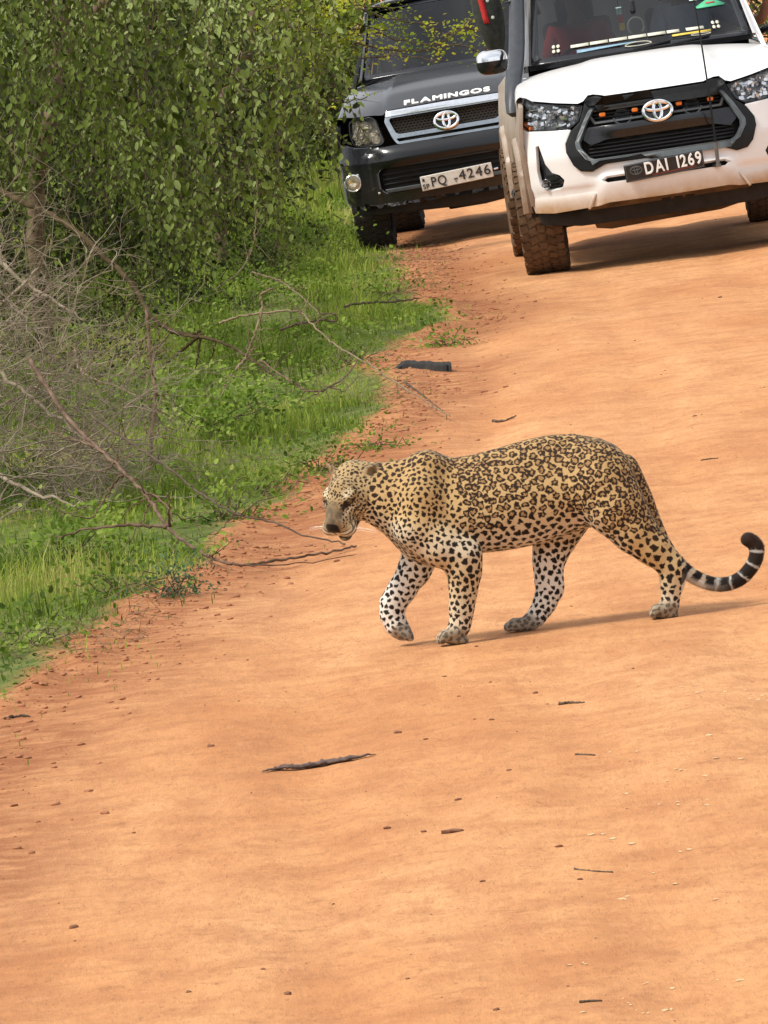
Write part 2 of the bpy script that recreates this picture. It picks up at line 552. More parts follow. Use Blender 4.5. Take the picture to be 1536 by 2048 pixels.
def build_ground():
    xs = np.concatenate([[-600, -300, -150, -80, -40, -25, -15, -10, -7.5, -6, -5, -4.5], np.arange(-4, 5.0, .03),
                         [5.3, 5.8, 6.4, 7, 7.6, 8.4, 10, 15, 25, 40, 80, 150, 300, 600]])
    ys = np.concatenate([[-300, -100, -40, -15, 0, 6, 11, 15, 18], np.arange(20, 40, .05), np.arange(40, 95, .11),
                         [95.5, 97, 99, 102, 106, 112, 120, 130, 150, 180, 240, 350, 600, 1200]])
    X, Y = np.meshgrid(xs, ys)
    Z = ground_z(X, Y)
    M = verge_amount(X, Y)
    ver = np.clip(M / .12 + .3 + .5 * fbm(X * 14, Y * 6, 2), 0, 1)
    lip = np.clip(1.25 - np.abs(M + .24 + .25 * fbm(X * 1.7, Y * .6, 3)) / .5, 0, 1) * np.clip((120 - Y) / 40, 0, 1)
    nx = len(xs); ny = len(ys)
    V = np.stack([X, Y, Z], -1).reshape(-1, 3)
    ii, jj = np.meshgrid(np.arange(nx - 1), np.arange(ny - 1))
    a = (jj * nx + ii).ravel()
    F = np.stack([a, a + 1, a + nx + 1, a + nx], 1)
    isv = (M.ravel()[F].mean(1) > 0)
    gm = ground_material()
    for name, sel in (("dirt_road", ~isv), ("ground", isv)):
        f = F[sel]
        used, inv = np.unique(f, return_inverse=True)
        me = np_mesh(name, V[used], inv.reshape(f.shape), {"verge": ver.ravel()[used], "lip": lip.ravel()[used]})
        o = link_mesh(name, me, gm)
        tag(o, "sunlit orange dirt road with faint wheel tracks" if name == "dirt_road" else "grassy earth verge beside the dirt road",
            "road" if name == "dirt_road" else "ground", kind="structure")
build_ground()

# ================================================================== THE LEOPARD
# body space: u = towards the tail, v = up, w = away from the viewer's side; metres; origin under the left fore paw
def LP(px, py):
    return ((px - 905.0) / 560.0, (1285.0 - py) / 560.0)

HO = np.array([*LP(693, 983), -.025])                    # head centre
_psi, _th = math.radians(28), math.radians(42)
HF = np.array([-math.sin(_psi) * math.cos(_th), -math.sin(_th), -math.cos(_psi) * math.cos(_th)])
HT = np.array([-math.sin(_psi) * math.sin(_th), math.cos(_th), -math.cos(_psi) * math.sin(_th)])
HS = np.array([math.cos(_psi), 0, -math.sin(_psi)])
HK = 1.17
def HP(a, b, c):
    return HO + HF * a * HK + HS * b * HK + HT * c * HK

def leopard_mesh(h=.0050):
    lo = np.array([-.56, -.03, -.24]); hi = np.array([1.16, .80, .24])
    n = np.ceil((hi - lo) / h).astype(int) + 1
    ax = [lo[i] + h * np.arange(n[i]) for i in range(3)]
    f = np.full(n, 1.0, np.float32)
    def block(mn, mx):
        s = []
        for i in range(3):
            a = max(0, int((mn[i] - lo[i]) / h) - 1); b = min(n[i], int((mx[i] - lo[i]) / h) + 2)
            s.append(slice(a, b))
        return tuple(s), np.meshgrid(*[ax[i][s[i]] for i in range(3)], indexing='ij')
    def smin(sl, d, k):
        a = f[sl]
        hh = np.maximum(k - np.abs(a - d), 0) / k
        f[sl] = np.minimum(a, d) - hh * hh * k * .25
    def smax_cut(sl, d, k):
        a = f[sl]
        hh = np.maximum(k - np.abs(a + d), 0) / k
        f[sl] = np.maximum(a, -d) + hh * hh * k * .25
    def cone(p, q, r1, r2, k=.03, sw=1.0):
        p = np.array(p, float); q = np.array(q, float); m = max(r1, r2) * max(1, sw) + k + .01
        sl, (U, V, W) = block(np.minimum(p, q) - m, np.maximum(p, q) + m)
        ab = q - p; L2 = (ab * ab).sum() + 1e-9
        t = np.clip(((U - p[0]) * ab[0] + (V - p[1]) * ab[1] + (W - p[2]) * ab[2]) / L2, 0, 1)
        d = np.sqrt((U - p[0] - t * ab[0]) ** 2 + (V - p[1] - t * ab[1]) ** 2 + ((W - p[2] - t * ab[2]) / sw) ** 2) - (r1 + (r2 - r1) * t)
        smin(sl, d.astype(np.float32), k)
    def chain(pts, k=.025, sw=1.0):
        for a, b in zip(pts[:-1], pts[1:]):
            cone((a[0], a[1], a[2]), (b[0], b[1], b[2]), a[3], b[3], k, sw)
    def pc(px, py, w, r):
        u, v = LP(px, py); return (u, v, w, r)
    def ell(c, r, axes=None, k=.02, cut=False):
        c = np.array(c, float); r = np.array(r, float); m = r.max() + k + .01
        sl, (U, V, W) = block(c - m, c + m)
        D = np.stack([U - c[0], V - c[1], W - c[2]], -1)
        if axes is not None:
            D = D @ np.array(axes).T
        q = np.sqrt(((D / r) ** 2).sum(-1))
        q2 = np.sqrt(((D / (r * r)) ** 2).sum(-1)) + 1e-9
        d = (q * (q - 1) / q2).astype(np.float32)
        (smax_cut if cut else smin)(sl, d, k)
    # --- trunk by measured sections
    px = np.array([722, 735, 760, 790, 820, 850, 880, 910, 950, 1000, 1050, 1100, 1150, 1200, 1235, 1262, 1285])
    tp = np.array([962, 946, 934, 921, 910, 905, 908, 912, 905, 891, 876, 866, 864, 874, 897, 935, 985])
    bt = np.array([1006, 1026, 1052, 1092, 1118, 1128, 1124, 1114, 1105, 1100, 1092, 1079, 1060, 1048, 1045, 1040, 1030])
    hw = np.array([.05, .068, .084, .102, .116, .124, .128, .132, .136, .141, .141, .135, .128, .122, .112, .09, .05])
    us = (px - 905) / 560.; top = (1285 - tp) / 560.; bot = (1285 - bt) / 560.
    sl, (U, V, W) = block((us[0], .2, -.2), (us[-1], .80, .2))
    c_ = np.interp(U, us, (top + bot) / 2); hh = np.interp(U, us, (top - bot) / 2); bw = np.interp(U, us, hw)
    rel = (V - c_) / hh
    bw = bw * (1 - .16 * np.clip(rel, -1, 1) - .10 * np.clip(-rel, 0, 1) ** 2)
    q = np.sqrt(rel ** 2 + (W / bw) ** 2)
    d = ((q - 1) * np.minimum(hh, bw) * .95).astype(np.float32)
    f[sl] = np.minimum(f[sl], d)
    # shoulder blades, spine hollow, haunch
    for s in (-1, 1):
        chain([pc(852, 932, s * .05, .052), pc(838, 985, s * .088, .062), pc(830, 1050, s * .098, .066)], .05)
        ell((*LP(1195, 955), s * .07), (.13, .13, .075), k=.05)
    # --- near fore leg (standing)
    chain([pc(832, 1052, -.10, .068), pc(880, 1088, -.108, .066), pc(925, 1108, -.108, .060), pc(927, 1140, -.106, .054),
           pc(924, 1180, -.104, .043), pc(921, 1215, -.103, .037), pc(918, 1246, -.102, .035)], .035, .85)
    chain([pc(918, 1246, -.102, .036), pc(908, 1264, -.102, .036)], .02)
    for k, wv in enumerate((-.033, -.011, .011, .033)):
        e = 2.5 * (1 if k in (1, 2) else 0)
        chain([pc(908, 1261, -.102 + wv * .8, .021), pc(889 - e, 1266, -.102 + wv, .0185), pc(881 - e, 1274, -.102 + wv, .0165)], .008)
    ell((*LP(912, 1276), -.102), (.045, .014, .04), k=.012)
    # --- far fore leg (lifted, swinging forward)
    chain([pc(815, 1060, .095, .072), pc(846, 1100, .10, .064), pc(828, 1142, .105, .055), pc(803, 1182, .108, .046), pc(784, 1212, .11, .042),
           pc(782, 1234, .11, .039)], .03, .85)
    chain([pc(782, 1234, .11, .038), pc(792, 1256, .108, .037), pc(803, 1268, .106, .033)], .02, 1.1)
    for wv in (-.03, -.01, .01, .03):
        chain([pc(800, 1264, .106 + wv * .8, .020), pc(813, 1273, .106 + wv, .018), pc(819, 1279, .106 + wv, .015)], .008)
    # --- near hind leg (pushing off behind)
    chain([pc(1205, 968, -.085, .108), pc(1232, 1010, -.10, .098), pc(1268, 1056, -.108, .074), pc(1305, 1090, -.108, .056),
           pc(1338, 1122, -.105, .038), pc(1347, 1137, -.104, .036), pc(1343, 1165, -.103, .031), pc(1339, 1204, -.102, .031)], .04, .8)
    chain([pc(1350, 1122, -.105, .020), pc(1350, 1138, -.104, .022)], .02)
    chain([pc(1339, 1204, -.102, .031), pc(1330, 1216, -.102, .030)], .02)
    for wv in (-.03, -.01, .01, .03):
        chain([pc(1330, 1212, -.102 + wv * .8, .021), pc(1313, 1215, -.102 + wv, .018), pc(1306, 1222, -.102 + wv, .015)], .008)
    ell((*LP(1332, 1224), -.102), (.045, .014, .036), k=.012)
    # --- far hind leg (set forward under the belly)
    chain([pc(1160, 975, .08, .10), pc(1125, 1045, .098, .082), pc(1107, 1090, .104, .064), pc(1098, 1128, .106, .048), pc(1099, 1162, .106, .040),
           pc(1102, 1180, .106, .038), pc(1090, 1212, .105, .033), pc(1074, 1238, .104, .031)], .04, .85)
    chain([pc(1113, 1172, .106, .018), pc(1113, 1188, .106, .020)], .02)
    chain([pc(1074, 1238, .104, .031), pc(1055, 1252, .104, .029)], .02)
    for wv in (-.03, -.01, .01, .03):
        chain([pc(1058, 1250, .104 + wv * .8, .020), pc(1030, 1253, .104 + wv, .0185), pc(1016, 1259, .104 + wv, .015)], .008)
    ell((*LP(1045, 1260), .104), (.05, .012, .034), k=.012)
    # --- tail
    T = [(1250, 930, .0, .045), (1280, 990, .01, .040), (1303, 1043, .02, .034), (1330, 1093, .02, .027), (1362, 1132, .01, .0235),
         (1402, 1159, 0, .0215), (1445, 1168, -.01, .0215), (1484, 1155, -.01, .0215), (1510, 1124, -.01, .0215), (1516, 1094, 0, .021), (1503, 1079, 0, .020), (1496, 1077, 0, .018)]
    P = [pc(*t) for t in T]
    sp_ = bent([(p[0], p[1], p[2]) for p in P], 6); rr_ = np.interp(np.linspace(0, len(P) - 1, len(sp_)), range(len(P)), [p[3] for p in P])
    chain([(q.x, q.y, q.z, r) for q, r in zip(sp_, rr_)], .012)
    # --- neck and head
    cone((*LP(775, 985), -.0), tuple(HP(-.06, .0, -.01)), .088, .080, .06)
    cone((*LP(790, 1020), -.0), tuple(HP(-.03, .0, -.045)), .075, .062, .05)
    ax_ = (HF, HS, HT)
    ell(HP(-.015, 0, .002), (.086, .074, .060), ax_, .03)
    for s in (-1, 1):
        ell(HP(.016, s * .050, -.012), (.050, .032, .044), ax_, .025)          # cheekbone
        ell(HP(-.030, s * .056, -.045), (.052, .034, .048), ax_, .03)          # ruff
        ell(HP(.042, s * .038, .040), (.028, .020, .012), ax_, .03)            # brow
        ell(HP(.106, s * .031, -.040), (.036, .031, .028), ax_, .010)          # whisker pad
        ec = HP(-.064, s * .068, .034)                                         # ear: a cupped round shell
        eax = (HF * .70 + HS * s * .71, HS * .70 - HF * s * .71, HT)
        ell(ec, (.014, .027, .028), eax, .012)
        ell(ec + np.array(eax[0]) * .014 + HT * .004, (.008, .017, .018), eax, .008, cut=True)
    cone(HP(.04, 0, -.010), HP(.102, 0, -.022), .058, .044, .03)
    cone(HP(.025, 0, .040), HP(.122, 0, .000), .040, .027, .03)
    ell(HP(.137, 0, -.010), (.013, .023, .014), ax_, .008)                     # nose pad
    cone(HP(.015, 0, -.060), HP(.094, 0, -.082), .044, .026, .018)             # lower jaw, mouth a little open
    for s in (-1, 1):
        ell(HP(.082, s * .041, .031), (.010, .015, .008), ax_, .010, cut=True)
        ell(HP(.108, s * .034, -.0705), (.040, .030, .0065), ax_, .006, cut=True)
    ell(HP(.118, 0, -.0705), (.030, .036, .0055), ax_, .006, cut=True)
    # --- surface nets
    S = f < 0
    c8 = [S[i:n[0] - 1 + i, j:n[1] - 1 + j, k:n[2] - 1 + k] for i in (0, 1) for j in (0, 1) for k in (0, 1)]
    cnt = sum(c.astype(np.int8) for c in c8)
    act = (cnt > 0) & (cnt < 8)
    ids = np.full(act.shape, -1, np.int64); I = np.argwhere(act); ids[act] = np.arange(len(I))
    acc = np.zeros((len(I), 3)); num = np.zeros(len(I))
    corners = [(i, j, k) for i in (0, 1) for j in (0, 1) for k in (0, 1)]
    val = {c: f[I[:, 0] + c[0], I[:, 1] + c[1], I[:, 2] + c[2]] for c in corners}
    for a in corners:
        for axi in range(3):
            if a[axi] == 0:
                b = list(a); b[axi] = 1; b = tuple(b)
                va, vb = val[a], val[b]
                x = (va < 0) != (vb < 0)
                t = va / np.where(x, va - vb, 1)
                p = np.tile(np.array(a, float), (len(I), 1)); p[:, axi] += t
                acc[x] += p[x]; num[x] += 1
    VV = lo + h * (I + acc / num[:, None])
    Fs = []
    for axi in range(3):
        o1, o2 = [(1, 2), (2, 0), (0, 1)][axi]
        s0 = [slice(1, n[i] - 1) for i in range(3)]; s1 = list(s0)
        s0[axi] = slice(0, n[axi] - 1); s1[axi] = slice(1, n[axi])
        A = S[tuple(s0)]; B = S[tuple(s1)]
        for flip, msk in ((False, A & ~B), (True, ~A & B)):
            J = np.argwhere(msk)
            if not len(J): continue
            J = J + np.array([0 if i == axi else 1 for i in range(3)])
            def cell(d1, d2):
                K = J.copy(); K[:, o1] -= d1; K[:, o2] -= d2
                return ids[K[:, 0], K[:, 1], K[:, 2]]
            qd = np.stack([cell(1, 1), cell(0, 1), cell(0, 0), cell(1, 0)], 1)
            if flip: qd = qd[:, ::-1]
            Fs.append(qd)
    FF = np.concatenate(Fs)
    return VV, FF[(FF >= 0).all(1)]

def smooth_mesh(V, F, it=2):
    for _ in range(it):
        acc = np.zeros_like(V); num = np.zeros(len(V))
        for a, b in ((0, 1), (1, 2), (2, 3), (3, 0)):
            np.add.at(acc, F[:, a], V[F[:, b]]); np.add.at(num, F[:, a], 1)
            np.add.at(acc, F[:, b], V[F[:, a]]); np.add.at(num, F[:, b], 1)
        V = V * .45 + (acc / np.maximum(num, 1)[:, None]) * .55
    return V

def subdivide(V, F):
    """each quad into four, new points on edges and faces"""
    E = np.concatenate([F[:, [0, 1]], F[:, [1, 2]], F[:, [2, 3]], F[:, [3, 0]]]); Es = np.sort(E, 1)
    key = Es[:, 0].astype(np.int64) * (len(V) + 1) + Es[:, 1]
    uq, first, inv = np.unique(key, return_index=True, return_inverse=True)
    mid = V[Es[first]].mean(1); fc = V[F].mean(1)
    n, m, q = len(V), len(mid), len(F)
    e = (n + inv).reshape(4, q); f = n + m + np.arange(q)
    out = np.concatenate([np.stack([F[:, k], e[k], f, e[k - 1]], 1) for k in range(4)])
    return np.concatenate([V, mid, fc]), out

def vnormals(V, F):
    fn = np.cross(V[F[:, 2]] - V[F[:, 0]], V[F[:, 3]] - V[F[:, 1]])
    N = np.zeros_like(V)
    for k in range(4):
        np.add.at(N, F[:, k], fn)
    return N / np.maximum(np.linalg.norm(N, axis=1, keepdims=True), 1e-12)

def sstep(x, a, b):
    t = np.clip((x - a) / (b - a), 0, 1); return t * t * (3 - 2 * t)

def regions(V):
    u, v, w = V.T
    PX = u * 560 + 905; PY = 1285 - v * 560
    D = V - HO
    ha, hb, hc = D @ HF / HK, D @ HS / HK, D @ HT / HK
    head = 1 - sstep(PX + .25 * (PY - 985), 722, 752)
    head = np.where(PY > 1110, 0, head)
    headm = head > .5
    tail = ((PX > 1362) & (PY > 1050)) | ((PX > 1330) & (PY > 1080) & (PY < 1150) & (w > -.045))
    leg = sstep(PY, 1078, 1130) * (~tail)
    shoulder = np.exp(-(((PX - 840) / 85) ** 2 + ((PY - 1010) / 95) ** 2)) * (~headm)
    return u, v, w, PX, PY, ha, hb, hc, headm, tail, leg, shoulder

def spot_spacing(V):
    u, v, w, PX, PY, ha, hb, hc, headm, tail, leg, shoulder = regions(V)
    spacing = np.full(len(V), .0315)
    spacing = np.where(shoulder > .42, .0215, np.where(shoulder > .25, .029, spacing))
    spacing = np.where((PX < 815) & ~headm, np.minimum(spacing, .0265), spacing)
    spacing = np.where(leg > .4, np.where(PX > 1150, .034, .0275), spacing)
    spacing = np.where((PY > 1165) & ~tail, .0235, spacing)
    spacing = np.where(headm, np.where(ha > .03, .0135, .0175), spacing)
    spacing = spacing * .80 * (1 + .14 * fbm(u * 23, v * 23 + w * 19, 2))
    return spacing

def spot_centres(V):
    """evenly spread spot positions on the skin (dart throwing, then relaxed)"""
    spacing = spot_spacing(V)
    r_ = np.random.default_rng(11)
    order = r_.permutation(len(V))
    cell = .028
    gridd = {}
    cen = []
    keys = np.floor(V / cell).astype(int)
    for i in order:
        s = spacing[i]; kx, ky, kz = keys[i]; p = V[i]; ok = True
        rr = int(math.ceil(s / cell))
        for dx in range(-rr, rr + 1):
            for dy in range(-rr, rr + 1):
                for dz in range(-rr, rr + 1):
                    for j in gridd.get((kx + dx, ky + dy, kz + dz), ()):
                        q = V[j]
                        lim = (s + spacing[j]) * .5
                        if (p[0] - q[0]) ** 2 + (p[1] - q[1]) ** 2 + (p[2] - q[2]) ** 2 < lim * lim:
                            ok = False; break
                    if not ok: break
                if not ok: break
            if not ok: break
        if ok:
            gridd.setdefault((kx, ky, kz), []).append(i); cen.append(i)
    cen = np.array(cen)
    pts = V[cen].copy()
    for _ in range(3):
        kd = kdtree.KDTree(len(pts))
        for k, p in enumerate(pts): kd.insert(p, k)
        kd.balance()
        near = np.array([kd.find(p)[1] for p in V])
        acc = np.zeros_like(pts); num = np.zeros(len(pts))
        np.add.at(acc, near, V); np.add.at(num, near, 1)
        pts = np.where(num[:, None] > 0, acc / np.maximum(num, 1)[:, None], pts)
    kv = kdtree.KDTree(len(V))
    for k, p in enumerate(V): kv.insert(p, k)
    kv.balance()
    return V[np.array([kv.find(p)[1] for p in pts])]

def coat_colours(V, N, cen):
    u, v, w, PX, PY, ha, hb, hc, headm, tail, leg, shoulder = regions(V)
    # --- ground colour of the coat
    back = np.array([.41, .260, .105]); flank = np.array([.53, .370, .170]); cream = np.array([.58, .50, .37]); white = np.array([.70, .66, .58])
    topv = np.interp(PX, [735, 850, 950, 1100, 1200, 1290], [945, 908, 908, 868, 880, 1000])
    botv = np.interp(PX, [735, 790, 850, 1000, 1100, 1170, 1230, 1290], [1030, 1090, 1125, 1105, 1088, 1080, 1130, 1180])
    t = np.clip((PY - topv) / (botv - topv), 0, 1.3)
    t = t + .06 * fbm(u * 9, v * 9 + w * 7, 3)
    c = back + (flank - back) * sstep(t, .05, .6)[:, None]
    c = c + (cream - c) * sstep(t, .52, .96)[:, None]
    under = np.clip(-N[:, 1], 0, 1)
    c = c + (white - c) * (sstep(under, .45, .9) * .8)[:, None]
    legc = flank * .70 + cream * .30
    inner = np.where(w < 0, N[:, 2], -N[:, 2])
    lc = legc + (white - legc) * np.clip(sstep(inner, -.1, .5) + sstep(PY, 1150, 1240) * .35 + (w > .03) * .6, 0, 1)[:, None]
    thigh = (PX > 1165) & (w < -.03)
    lc = np.where(thigh[:, None], flank + (cream - flank) * sstep(PY, 1110, 1210)[:, None] * .9, lc)
    c = c + (lc - c) * leg[:, None]
    chest = sstep(1 - np.hypot((PX - 790) / 60, (PY - 1085) / 55), 0, .6) * (~headm)
    c = c + (cream - c) * (chest * .8)[:, None]
    paw = np.zeros(len(V))
    for cx, cy, r in ((905, 1272, 42), (1330, 1220, 42), (1040, 1255, 50), (806, 1270, 32)):
        paw = np.maximum(paw, 1 - sstep(np.hypot(PX - cx, (PY - cy) * 1.4), r * .55, r))
    c = c + (np.array([.21, .16, .105]) - c) * (paw * .85)[:, None]
    # --- spots
    spacing = spot_spacing(V)
    r_ = np.random.default_rng(11)
    kv = kdtree.KDTree(len(V))
    for k, p in enumerate(V): kv.insert(p, k)
    kv.balance()
    cen = np.array([kv.find(p)[1] for p in cen])
    kd = kdtree.KDTree(len(cen))
    for k, i in enumerate(cen):
        kd.insert(V[i], k)
    kd.balance()
    nr = np.array([[x[1] for x in kd.find_n(p, 2)] for p in V])
    dark = np.zeros(len(V)); inside = np.zeros(len(V))
    warp = np.stack([fbm(u * 70 + 5, v * 70 + w * 50, 3), fbm(u * 70 - 40, v * 70 + 30 + w * 50, 3)], 1) * .010
    K = len(cen)
    rnd = r_.random((K, 6))
    cpx = PX[cen]; cpy = PY[cen]; cw = w[cen]
    ros = (~headm[cen]) & (leg[cen] < .3) & (shoulder[cen] < .40) & (cpx > 850) & (~tail[cen])
    tt = t[cen]
    ros &= (tt < .66 + .1 * rnd[:, 0]) & (cpy < 1045 + 25 * rnd[:, 1])
    # tangent frames at spot centres
    nc = N[cen]
    e1 = np.cross(nc, np.tile([0, 1.0, 0.05], (K, 1))); e1 /= np.linalg.norm(e1, axis=1, keepdims=True) + 1e-9
    e2 = np.cross(nc, e1)
    for col in range(2):
        k = nr[:, col]
        d = V - V[cen[k]]
        x = (d * e1[k]).sum(1) + warp[:, 0]; y = (d * e2[k]).sum(1) + warp[:, 1]
        s = spacing[cen[k]]
        an = rnd[k, 0] * math.pi
        xr = x * np.cos(an) + y * np.sin(an); yr = -x * np.sin(an) + y * np.cos(an)
        xr = xr / (.88 + .34 * rnd[k, 1])
        r = np.hypot(xr, yr) / (s * np.where(ros[k], 1.22, 1.12)); ph = np.arctan2(yr, xr)
        nb = 3 + np.floor(rnd[k, 2] * 2.99)
        lobes = np.cos(nb * ph + rnd[k, 3] * 6.28) + .55 * np.cos(2 * ph + rnd[k, 4] * 6.28)
        r0 = .335; thick = .122 + .045 * lobes
        ring = 1 - sstep(np.abs(r - r0), thick * .88, thick * 1.10 + .012)
        ring = np.where(thick < .045, 0, ring)
        lob = .05 * np.cos(3 * ph + rnd[k, 3] * 6.28)
        sz = .345 + .085 * rnd[k, 5]
        sz = np.where(headm[cen[k]], .30 + .12 * rnd[k, 5], sz)
        sol = 1 - sstep(r, sz + lob - .03, sz + lob + .035)
        isr = ros[k]
        dk = np.where(isr, ring, sol)
        dk = np.where(tail, 0, dk)
        dark = np.maximum(dark, dk)
        inside = np.maximum(inside, np.where(isr, 1 - sstep(r, .30, .42), 0))
    c = c * (1 - (inside * .8)[:, None]) + np.array([.27, .150, .058]) * (inside * .8)[:, None]
    # tail blotches and rings
    tp = np.array([LP(*p) for p in ((1250, 930), (1303, 1043), (1362, 1132), (1402, 1159), (1445, 1168), (1484, 1155), (1510, 1124), (1516, 1094), (1498, 1076))])
    sl = np.concatenate([[0], np.cumsum(np.linalg.norm(np.diff(tp, axis=0), axis=1))])
    best = np.full(len(V), 9.); arc = np.zeros(len(V))
    for i in range(len(tp) - 1):
        a, b = tp[i], tp[i + 1]; ab = b - a
        q = np.clip(((u - a[0]) * ab[0] + (v - a[1]) * ab[1]) / (ab @ ab), 0, 1)
        dd = np.hypot(u - a[0] - q * ab[0], v - a[1] - q * ab[1])
        m_ = dd < best; best = np.where(m_, dd, best); arc = np.where(m_, sl[i] + q * (sl[i + 1] - sl[i]), arc)
    topside = sstep(N[:, 1] * .8 + N[:, 0] * .2, -.5, .1)
    band = np.sin(arc * 2 * math.pi / .052 + 1.2 * fbm(u * 30, v * 30 + w * 40, 2))
    tdark = sstep(band + .45, -.15, .2) * (.15 + .85 * topside)
    tdark = np.maximum(tdark, sstep(arc, sl[-1] - .34, sl[-1] - .2) * sstep(band + .90, -.1, .12))
    tdark = np.maximum(tdark, sstep(arc, sl[-1] - .05, sl[-1] - .02))
    tcol = np.where((N[:, 1] < .1)[:, None], white, flank * .6 + white * .4)
    tcol = np.where((arc > sl[-1] - .3)[:, None], white * .62, tcol)
    c = np.where(tail[:, None], tcol, c); dark = np.where(tail, tdark, dark)
    # --- face
    ab = np.abs(hb)
    facec = np.tile(np.array([.37, .255, .12]), (len(V), 1))
    def lay(f_, col, k, w_):
        return f_ + (np.array(col) - f_) * (np.clip(w_, 0, 1) * k)[:, None]
    facec = lay(facec, (.62, .54, .40), .9, sstep(-hc, .040, .066) * sstep(ha, -.01, .04))            # jaw and lips
    facec = lay(facec, (.52, .41, .24), .7, sstep(ab, .034, .055) * sstep(-hc, -.02, .02))            # cheeks
    facec = lay(facec, (.66, .57, .39), 1, np.exp(-(((ab - .036) / .014) ** 2 + ((hc - .010) / .008) ** 2)) * (ha > .05))   # pale under the eye
    facec = lay(facec, (.60, .50, .32), .9, np.exp(-(((ab - .036) / .015) ** 2 + ((hc - .052) / .007) ** 2)) * (ha > .03))  # pale over the eye
    bw_ = .011 + .016 * sstep(ha, .07, .120)
    bridge = sstep(bw_ - ab, -.006, .006) * sstep(ha, .070, .096) * sstep(hc, -.026, -.012)
    facec = lay(facec, (.105, .074, .048), .95, bridge * (.86 + .5 * fbm(u * 110, v * 60 + w * 60, 2)))
    facec = lay(facec, (.70, .67, .60), .95, sstep(-hc, .084, .094) * sstep(ha, .05, .07))
    facec = lay(facec, (.64, .56, .42), .85, sstep(ha, .092, .108) * sstep(-hc, .022, .034) * (hc > -.068))          # whisker pads
    jaw = sstep(-hc, .058, .064) * sstep(ha, .035, .055) * (1 - sstep(-hc - .35 * (ha - .09), .084, .094)) * (1 - sstep(ha, .112, .120) * (ab < .02))
    facec = lay(facec, (.045, .045, .045), .95, jaw)
    c = np.where(headm[:, None], facec, c)
    fdark = dark * (1 - bridge) * (1 - sstep(ha, .092, .108) * sstep(-hc, .010, .022)) * (1 - sstep(-hc, .062, .075) * sstep(ha, .05, .07))
    cstripe = sstep(np.sin(((hc + .8 * ha) * 2 * math.pi / .020) + 2.5 * fbm(u * 40, v * 40, 2)), .3, .75) * sstep(ab, .034, .046) * sstep(ha, .02, .04) * (hc < .004) * (hc > -.05)
    eye = np.exp(-(((ab - .040) / .0175) ** 2 + ((hc - .030) / .0125) ** 2)) * (ha > .04)
    tear = np.exp(-(((ab - .026) / .006) ** 2)) * sstep(ha, .080, .090) * (1 - sstep(ha, .116, .126)) * (hc > -.018) * (hc < .028)
    nose = np.exp(-((hb / .023) ** 4)) * sstep(ha - .5 * (hc + .010), .129, .136) * sstep(hc, -.030, -.022)
    mouth = .9 * np.exp(-((hc + .0690) / .0085) ** 4) * sstep(ha, .05, .065)
    corner = np.exp(-(((ha - .070) / .030) ** 2 + ((hc + .078) / .017) ** 2)) * (ab > .012)
    wrow = sstep(np.sin((hc + .010 + .25 * (ha - .11)) * 2 * math.pi / .0125), .15, .6) * sstep(ha, .082, .094) * (hc < -.024) * (hc > -.060) * (ab > .014)
    phil = np.exp(-(hb / .0035) ** 2) * (ha > .12) * (hc < -.020) * (hc > -.062)
    fdark = np.clip(np.maximum.reduce([fdark, .8 * cstripe, .97 * sstep(eye, .32, .55), .6 * tear, sstep(nose, .3, .55), mouth, .95 * sstep(corner, .3, .6), .8 * wrow, .85 * phil]), 0, 1)
    earb = np.minimum(np.linalg.norm(V - HP(-.064, .068, .034), axis=1), np.linalg.norm(V - HP(-.064, -.068, .034), axis=1))
    earback = sstep(.040 - earb, 0, .01) * sstep(-(N @ HF), -.05, .25)
    earf = sstep(.040 - earb, 0, .01) * sstep(N @ HF, -.05, .25)
    c = c + (np.array([.30, .205, .105]) - c) * earf[:, None]
    fdark = np.maximum(fdark * (1 - earf), earf * .45 * sstep(fbm(u * 60, v * 60 + w * 40, 2), -.1, .2))
    fdark = np.maximum(fdark, earback * .85 * (1 - np.exp(-((earb - .02) / .008) ** 2)))
    dark = np.where(headm | (earb < .04), fdark, dark)
    dark = np.clip(dark * (1 - .35 * paw) , 0, 1)
    brown = np.array([.014, .009, .006])
    warm = np.array([.026, .012, .006])
    dkc = warm + (brown - warm) * sstep(t, .3, .8)[:, None]
    c = c * (1 - dark[:, None]) + dkc * dark[:, None]
    c = c * (1 + .10 * fbm(u * 140, v * 140 + w * 110, 2))[:, None]
    return np.clip(c, 0, 1)

